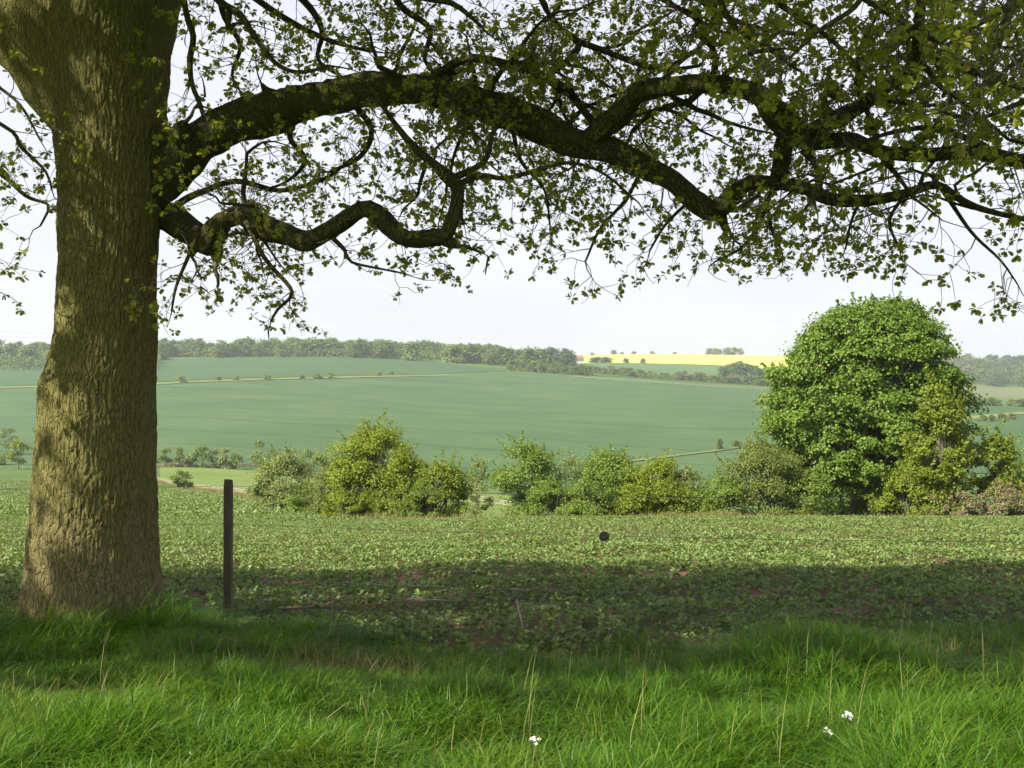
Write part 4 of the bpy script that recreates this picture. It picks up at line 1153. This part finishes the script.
# dark disc strung on the second wire
dx = (605 - 512) / F * 8.97
dy = fence_y(dx) - .042
dq = (dx - fx0) / 8.4
dzw = WZ[1] + (tz(fx0 + 8.4, fence_y(fx0 + 8.4)) - tz(fx0, fy0)) * .25 * dq - .05 * 4 * dq * (1 - dq)
de = empty('wire_disc', (dx, dy, dzw - .002), -.1)
tag(de, 'small dark round disc strung on the second wire of the fence', 'disc')
def lathe(prof, n=28, axis='y'):
    th = np.linspace(0, 2 * math.pi, n, endpoint=False)
    v = []
    for r, h in prof:
        for a in th: v.append((r * math.cos(a), h, r * math.sin(a)) if axis == 'y' else (r * math.cos(a), r * math.sin(a), h))
    m = len(prof)
    i, k = np.meshgrid(np.arange(m - 1), np.arange(n), indexing='ij'); k2 = (k + 1) % n
    f = np.stack([i * n + k, i * n + k2, (i + 1) * n + k2, (i + 1) * n + k], -1).reshape(-1, 4)
    return np.array(v), f
v, f = lathe([(.001, -.022), (.018, -.022), (.036, -.016), (.041, -.006), (.041, .006), (.036, .016), (.018, .022), (.001, .022)])
mesh_from('plate', v, [f], M['rubber'], de, True)
v, f = lathe([(.001, -.032), (.008, -.032), (.010, -.022), (.001, -.0221)], 14)
mesh_from('hub', v + np.array([-.008, 0, -.006]), [f], M['wire'], de, True)
# pale leaning rod with a dark clip, in the crop
rx, rd = (519 - 512) / F * 8.6, 8.6
rz_ = tz(rx, rd)
re_ = empty('marker_rod', (rx, rd, rz_))
tag(re_, 'short pale rod leaning in the shaded crop with a dark clip on top', 'rod')
tb = Tubes(); tb.add([(.06, 0, -.02), (.02, 0, .15), (-.025, 0, .335)], [.006, .006, .006], 8); tb.build('rod', M['pale_wood'], re_)
tb = Tubes(); tb.add([(-.055, 0, .30), (-.045, 0, .325), (-.02, 0, .345)], [.014, .02, .012], 8, .1); tb.build('clip', M['rubber'], re_)
# molehill
mx_, md = (196 - 512) / F * 10.6, 10.6
vv, ff = [], []
for q in range(13):
    r = .23 * q / 12
    for k in range(28):
        a = 2 * math.pi * k / 28
        x, y = r * math.cos(a) * 1.1, r * math.sin(a) * .9
        h = .13 * max(0, 1 - (r / .23) ** 1.7) + .05 * mnoise.noise((x * 9, y * 9, 1)) * (q < 12) + .03 * mnoise.noise((x * 26, y * 26, 4)) * (q < 12)
        vv.append((x, y, h - (.05 if q == 12 else 0)))
i, k = np.meshgrid(np.arange(12), np.arange(28), indexing='ij'); k2 = (k + 1) % 28
ff = np.stack([i * 28 + k, (i + 1) * 28 + k, (i + 1) * 28 + k2, i * 28 + k2], -1).reshape(-1, 4)
mo = mesh_from('molehill', np.array(vv) * np.array([.75, .65, .95]), [ff], M['clod'], None, True, (mx_, md, tz(mx_, md) + .01))
tag(mo, 'dark brown heap of crumbly earth between the oak and the post', 'molehill')

# ------------------------------------------------------------------ rail fences round the pasture
def rail_fence(pts, label, spacing, hgt, thick):
    pts = np.array(pts, float)
    s = np.concatenate([[0], np.cumsum(np.linalg.norm(np.diff(pts, axis=0), axis=1))])
    n = max(2, min(98, int(s[-1] / spacing)))
    q = np.linspace(0, s[-1], n)
    x, y = np.interp(q, s, pts[:, 0]), np.interp(q, s, pts[:, 1])
    z = terrain(x, y)
    o = np.array([x[0], y[0], z[0]])
    e = empty('rail_fence', o)
    tag(e, label, 'fence')
    for k in range(n):
        tb = Tubes(); tb.add([(x[k], y[k], z[k] - .2), (x[k], y[k], z[k] + .5 * hgt), (x[k], y[k], z[k] + hgt * rng.uniform(.97, 1.05))], [thick] * 3, 6)
        tb.build('post', M['pale_wood'], e, False, o)
    for hh in (.38, .62, .86):
        tb = Tubes(); tb.add(np.stack([x, y - thick, z + hgt * hh + rng.normal(size=n) * .02], -1), np.full(n, thick * .75), 5)
        tb.build('rail', M['pale_wood'], e, False, o)
    return e
near_pts = [(u * d, d) for u, d in ((-.33, 232), (-.318, 219), (-.28, 160), (-.25, 127), (-.21, 95), (-.18, 77), (-.165, 68), (-.145, 62), (-.12, 60))]
strip('track', [(x - .3, y + 1.6) for x, y in near_pts], 1.7, M['track'], .16)
rail_fence(near_pts, 'pale wooden rail fence running down beside the crop from oak to hedge', 2.6, 1.05, .055)
farp = [ground_at(p[0], p[1], 230) for p in ((120, 467.5), (160, 467.5), (200, 467.3), (255, 467), (300, 470))]
rail_fence(farp, 'straight pale rail fence along the far side of the pasture below small trees', 2.6, 1.2, .08)
gapp = [(u * d, d) for u, d in ((-.06, 236), (-.04, 228), (-.022, 221), (.0, 214))]
rail_fence(gapp, 'short stretch of pale rail fence seen through the gap in the hedge', 2.6, 1.5, .09)
# dry pale grass along fences and hedge foot
def along(pts, n, wid, h0, h1, w0, w1, label):
    pts = np.array(pts, float)
    s = np.concatenate([[0], np.cumsum(np.linalg.norm(np.diff(pts, axis=0), axis=1))])
    q = rng.uniform(0, s[-1], n)
    X = np.interp(q, s, pts[:, 0]) + rng.normal(size=n) * wid; Y = np.interp(q, s, pts[:, 1]) + rng.normal(size=n) * wid
    H = rng.uniform(h0, h1, n)
    blades('dry_grass', X, Y, H, rng.uniform(w0, w1, n), H * rng.uniform(.1, .6, n), M['dry_grass'], label=label, cat='dry grass')
along(near_pts, 12000, .5, .35, .95, .02, .06, 'bleached dry grass along the near rail fence')
along(farp, 3000, .6, .4, 1.0, .04, .1, 'bleached dry grass along the far rail fence')
along([(u * 49.3, 49.3) for u in (-.15, -.03, .05, .1, .13, .2, .3, .45, .5)], 5000, .5, .2, .5, .012, .03, 'pale dry grass along the foot of the hedge')
along([(u * 49.0, 49.0) for u in (.135, .16, .2)], 2600, .35, .3, .6, .012, .03, 'bleached tall grass at the hedge foot left of the olive thorn bush')

# ------------------------------------------------------------------ power line far behind the left wood
pe = empty('power_line', P(-60, 330, 700))
tag(pe, 'faint overhead power cables crossing the sky behind the oak trunk', 'power line')
po = P(-60, 330, 700)
for a, b in ((327, 338), (332, 342), (336, 345.5), (340, 349)):
    q = np.linspace(0, 1, 40)
    A_, B_ = P(-200, a - 6, 640), P(420, b + 6, 1100)
    L2 = A_ + (B_ - A_) * q[:, None]; L2[:, 2] -= 4 * 3.0 * q * (1 - q)
    tb = Tubes(); tb.add(L2, np.full(40, .05), 4); tb.build('cable', M['wire'], pe, True, po)

# ------------------------------------------------------------------ white wild flowers in the verge
def flower(px, py, d, h, label, n=9):
    x = (px - 512) / F * d
    z = tz(x, d)
    top = -(py - 384) / F * d - z
    e = empty('wild_flower', (x, d, z)); tag(e, label, 'wildflower', 'white flowers in the verge')
    tb = Tubes(); tb.add([(.02, 0, -.02), (.008, .01, top * .6), (0, 0, top)], [.0025, .0022, .0015], 5)
    for k in range(4):
        a = k * 1.7; tb.add([(.004, 0, top * (.78 + .04 * k)), (.015 * math.cos(a), .015 * math.sin(a), top * (.9 + .02 * k)), (.026 * math.cos(a), .026 * math.sin(a), top + .003 * k)], [.0015, .0012, .001], 4)
    tb.build('stem', leaf_mat('flower_stem', [(0.10, .17, .03), (.13, .2, .04)], .2) if 'flower_stem' not in bpy.data.materials else bpy.data.materials['flower_stem'], e)
    C, D, N2 = [], [], []
    for k in range(n):
        a = rng.uniform(0, 6.28); r = .028 * math.sqrt(rng.random())
        c = np.array([r * math.cos(a), r * math.sin(a), top + rng.uniform(-.012, .016)])
        nn = unit(np.array([r * math.cos(a) * 14, r * math.sin(a) * 14 - .5, 1.0]))
        t1 = unit(np.cross(nn, [0.3, 1, .2])); t2 = np.cross(nn, t1)
        for j in range(4):
            b = j * math.pi / 2 + a
            C.append(c); D.append(t1 * math.cos(b) + t2 * math.sin(b) + nn * .2); N2.append(nn)
    leaves('petals', np.array(C), np.array(D), np.array(N2), np.full(len(C), .0105), 'broad', M['petal'], e)
flower(847, 716, 5.35, .4, 'white flower head in the grass, tallest, near the right bottom corner', 11)
flower(829, 731, 5.2, .3, 'small cream flower just below the tallest white flower', 5)
flower(535, 741, 5.15, .35, 'white flower at the bottom middle of the verge grass', 8)
flower(112, 729, 5.3, .3, 'loose greyish white flowers in the bottom left verge', 12)
flower(193, 752, 5.1, .3, 'tiny white flower near the bottom edge, left of the middle', 7)

# ------------------------------------------------------------------ sky, sun, haze, camera
w = bpy.data.worlds.new('World'); S.world = w
w.use_nodes = True
nt = w.node_tree; nt.nodes.clear()
out = nt.nodes.new('ShaderNodeOutputWorld')
bg = nt.nodes.new('ShaderNodeBackground')
sky = nt.nodes.new('ShaderNodeTexSky')
sky.sky_type = 'NISHITA'
sky.sun_disc = False
sky.sun_elevation = SUN_E
sky.sun_rotation = math.pi + SUN_A      # checked below against the lamp
sky.air_density = 1.0
sky.dust_density = 2.0
sky.ozone_density = 1.0
# thin milky cloud veil: whole near the horizon, broken higher up
tc = nt.nodes.new('ShaderNodeTexCoord')
sp = nt.nodes.new('ShaderNodeSeparateXYZ'); nt.links.new(tc.outputs['Generated'], sp.inputs[0])
mr = nt.nodes.new('ShaderNodeMapRange')
mr.inputs['From Min'].default_value = .30; mr.inputs['From Max'].default_value = .75
mr.inputs['To Min'].default_value = .88; mr.inputs['To Max'].default_value = .12
nt.links.new(sp.outputs['Z'], mr.inputs['Value'])
cn = nt.nodes.new('ShaderNodeTexNoise'); cn.inputs['Scale'].default_value = 3.0; cn.inputs['Detail'].default_value = 5
mpn = nt.nodes.new('ShaderNodeMapping'); mpn.inputs['Scale'].default_value = (1, 1, 4)
nt.links.new(tc.outputs['Generated'], mpn.inputs['Vector']); nt.links.new(mpn.outputs[0], cn.inputs['Vector'])
cr_ = nt.nodes.new('ShaderNodeValToRGB')
cr_.color_ramp.elements[0].position = .3; cr_.color_ramp.elements[0].color = (4.5, 4.54, 4.95, 1)
cr_.color_ramp.elements[1].position = .7; cr_.color_ramp.elements[1].color = (4.95, 5.0, 5.3, 1)
nt.links.new(cn.outputs['Fac'], cr_.inputs['Fac'])
veil = cr_.outputs['Color']
mixed = mixc(nt, sky.outputs[0], veil, mr.outputs['Result'])
nt.links.new(mixed, bg.inputs['Color'])
bg.inputs['Strength'].default_value = .1
nt.links.new(bg.outputs[0], out.inputs['Surface'])

sl = bpy.data.lights.new('sun', 'SUN'); sl.energy = 5.0; sl.angle = math.radians(.55); sl.color = (1, .94, .82)
so = bpy.data.objects.new('sun', sl); COL.objects.link(so)
to_sun = Vector((-math.sin(SUN_A) * math.cos(SUN_E), -math.cos(SUN_A) * math.cos(SUN_E), math.sin(SUN_E)))
so.rotation_euler = to_sun.to_track_quat('Z', 'Y').to_euler()
so.location = to_sun * 40

v, f = box((-3200, -3200, -42), (3200, 3200, 95))
hz = mesh_from('haze', v, [f], None)
hm, hnt, hout = new_mat('haze_air')
pv = hnt.nodes.new('ShaderNodeVolumePrincipled')
pv.inputs['Color'].default_value = (.90, .94, 1.0, 1)
pv.inputs['Density'].default_value = .00019
pv.inputs['Anisotropy'].default_value = .3
hnt.links.new(pv.outputs[0], hout.inputs['Volume'])
hz.data.materials.append(hm)
tag(hz, 'thin pale haze filling the valley air', 'haze', kind='stuff')

cam = bpy.data.cameras.new('camera')
cam.sensor_width = 36; cam.lens = 36 * F / 1024
cam.clip_start = .05; cam.clip_end = 8000
co = bpy.data.objects.new('camera', cam); COL.objects.link(co)
co.location = (0, 0, 0); co.rotation_euler = (math.radians(90), 0, 0)
S.camera = co

S.view_settings.view_transform = 'Standard'
S.view_settings.look = 'None'
S.view_settings.exposure = 1.05
S.view_settings.gamma = 1
S.render.engine = 'CYCLES'
S.cycles.use_denoising = True
S.cycles.denoiser = 'OPENIMAGEDENOISE'
S.cycles.max_bounces = 6
S.cycles.diffuse_bounces = 3
S.cycles.transmission_bounces = 4
S.cycles.volume_bounces = 1
S.cycles.glossy_bounces = 2
S.cycles.use_adaptive_sampling = True
S.cycles.adaptive_threshold = .02
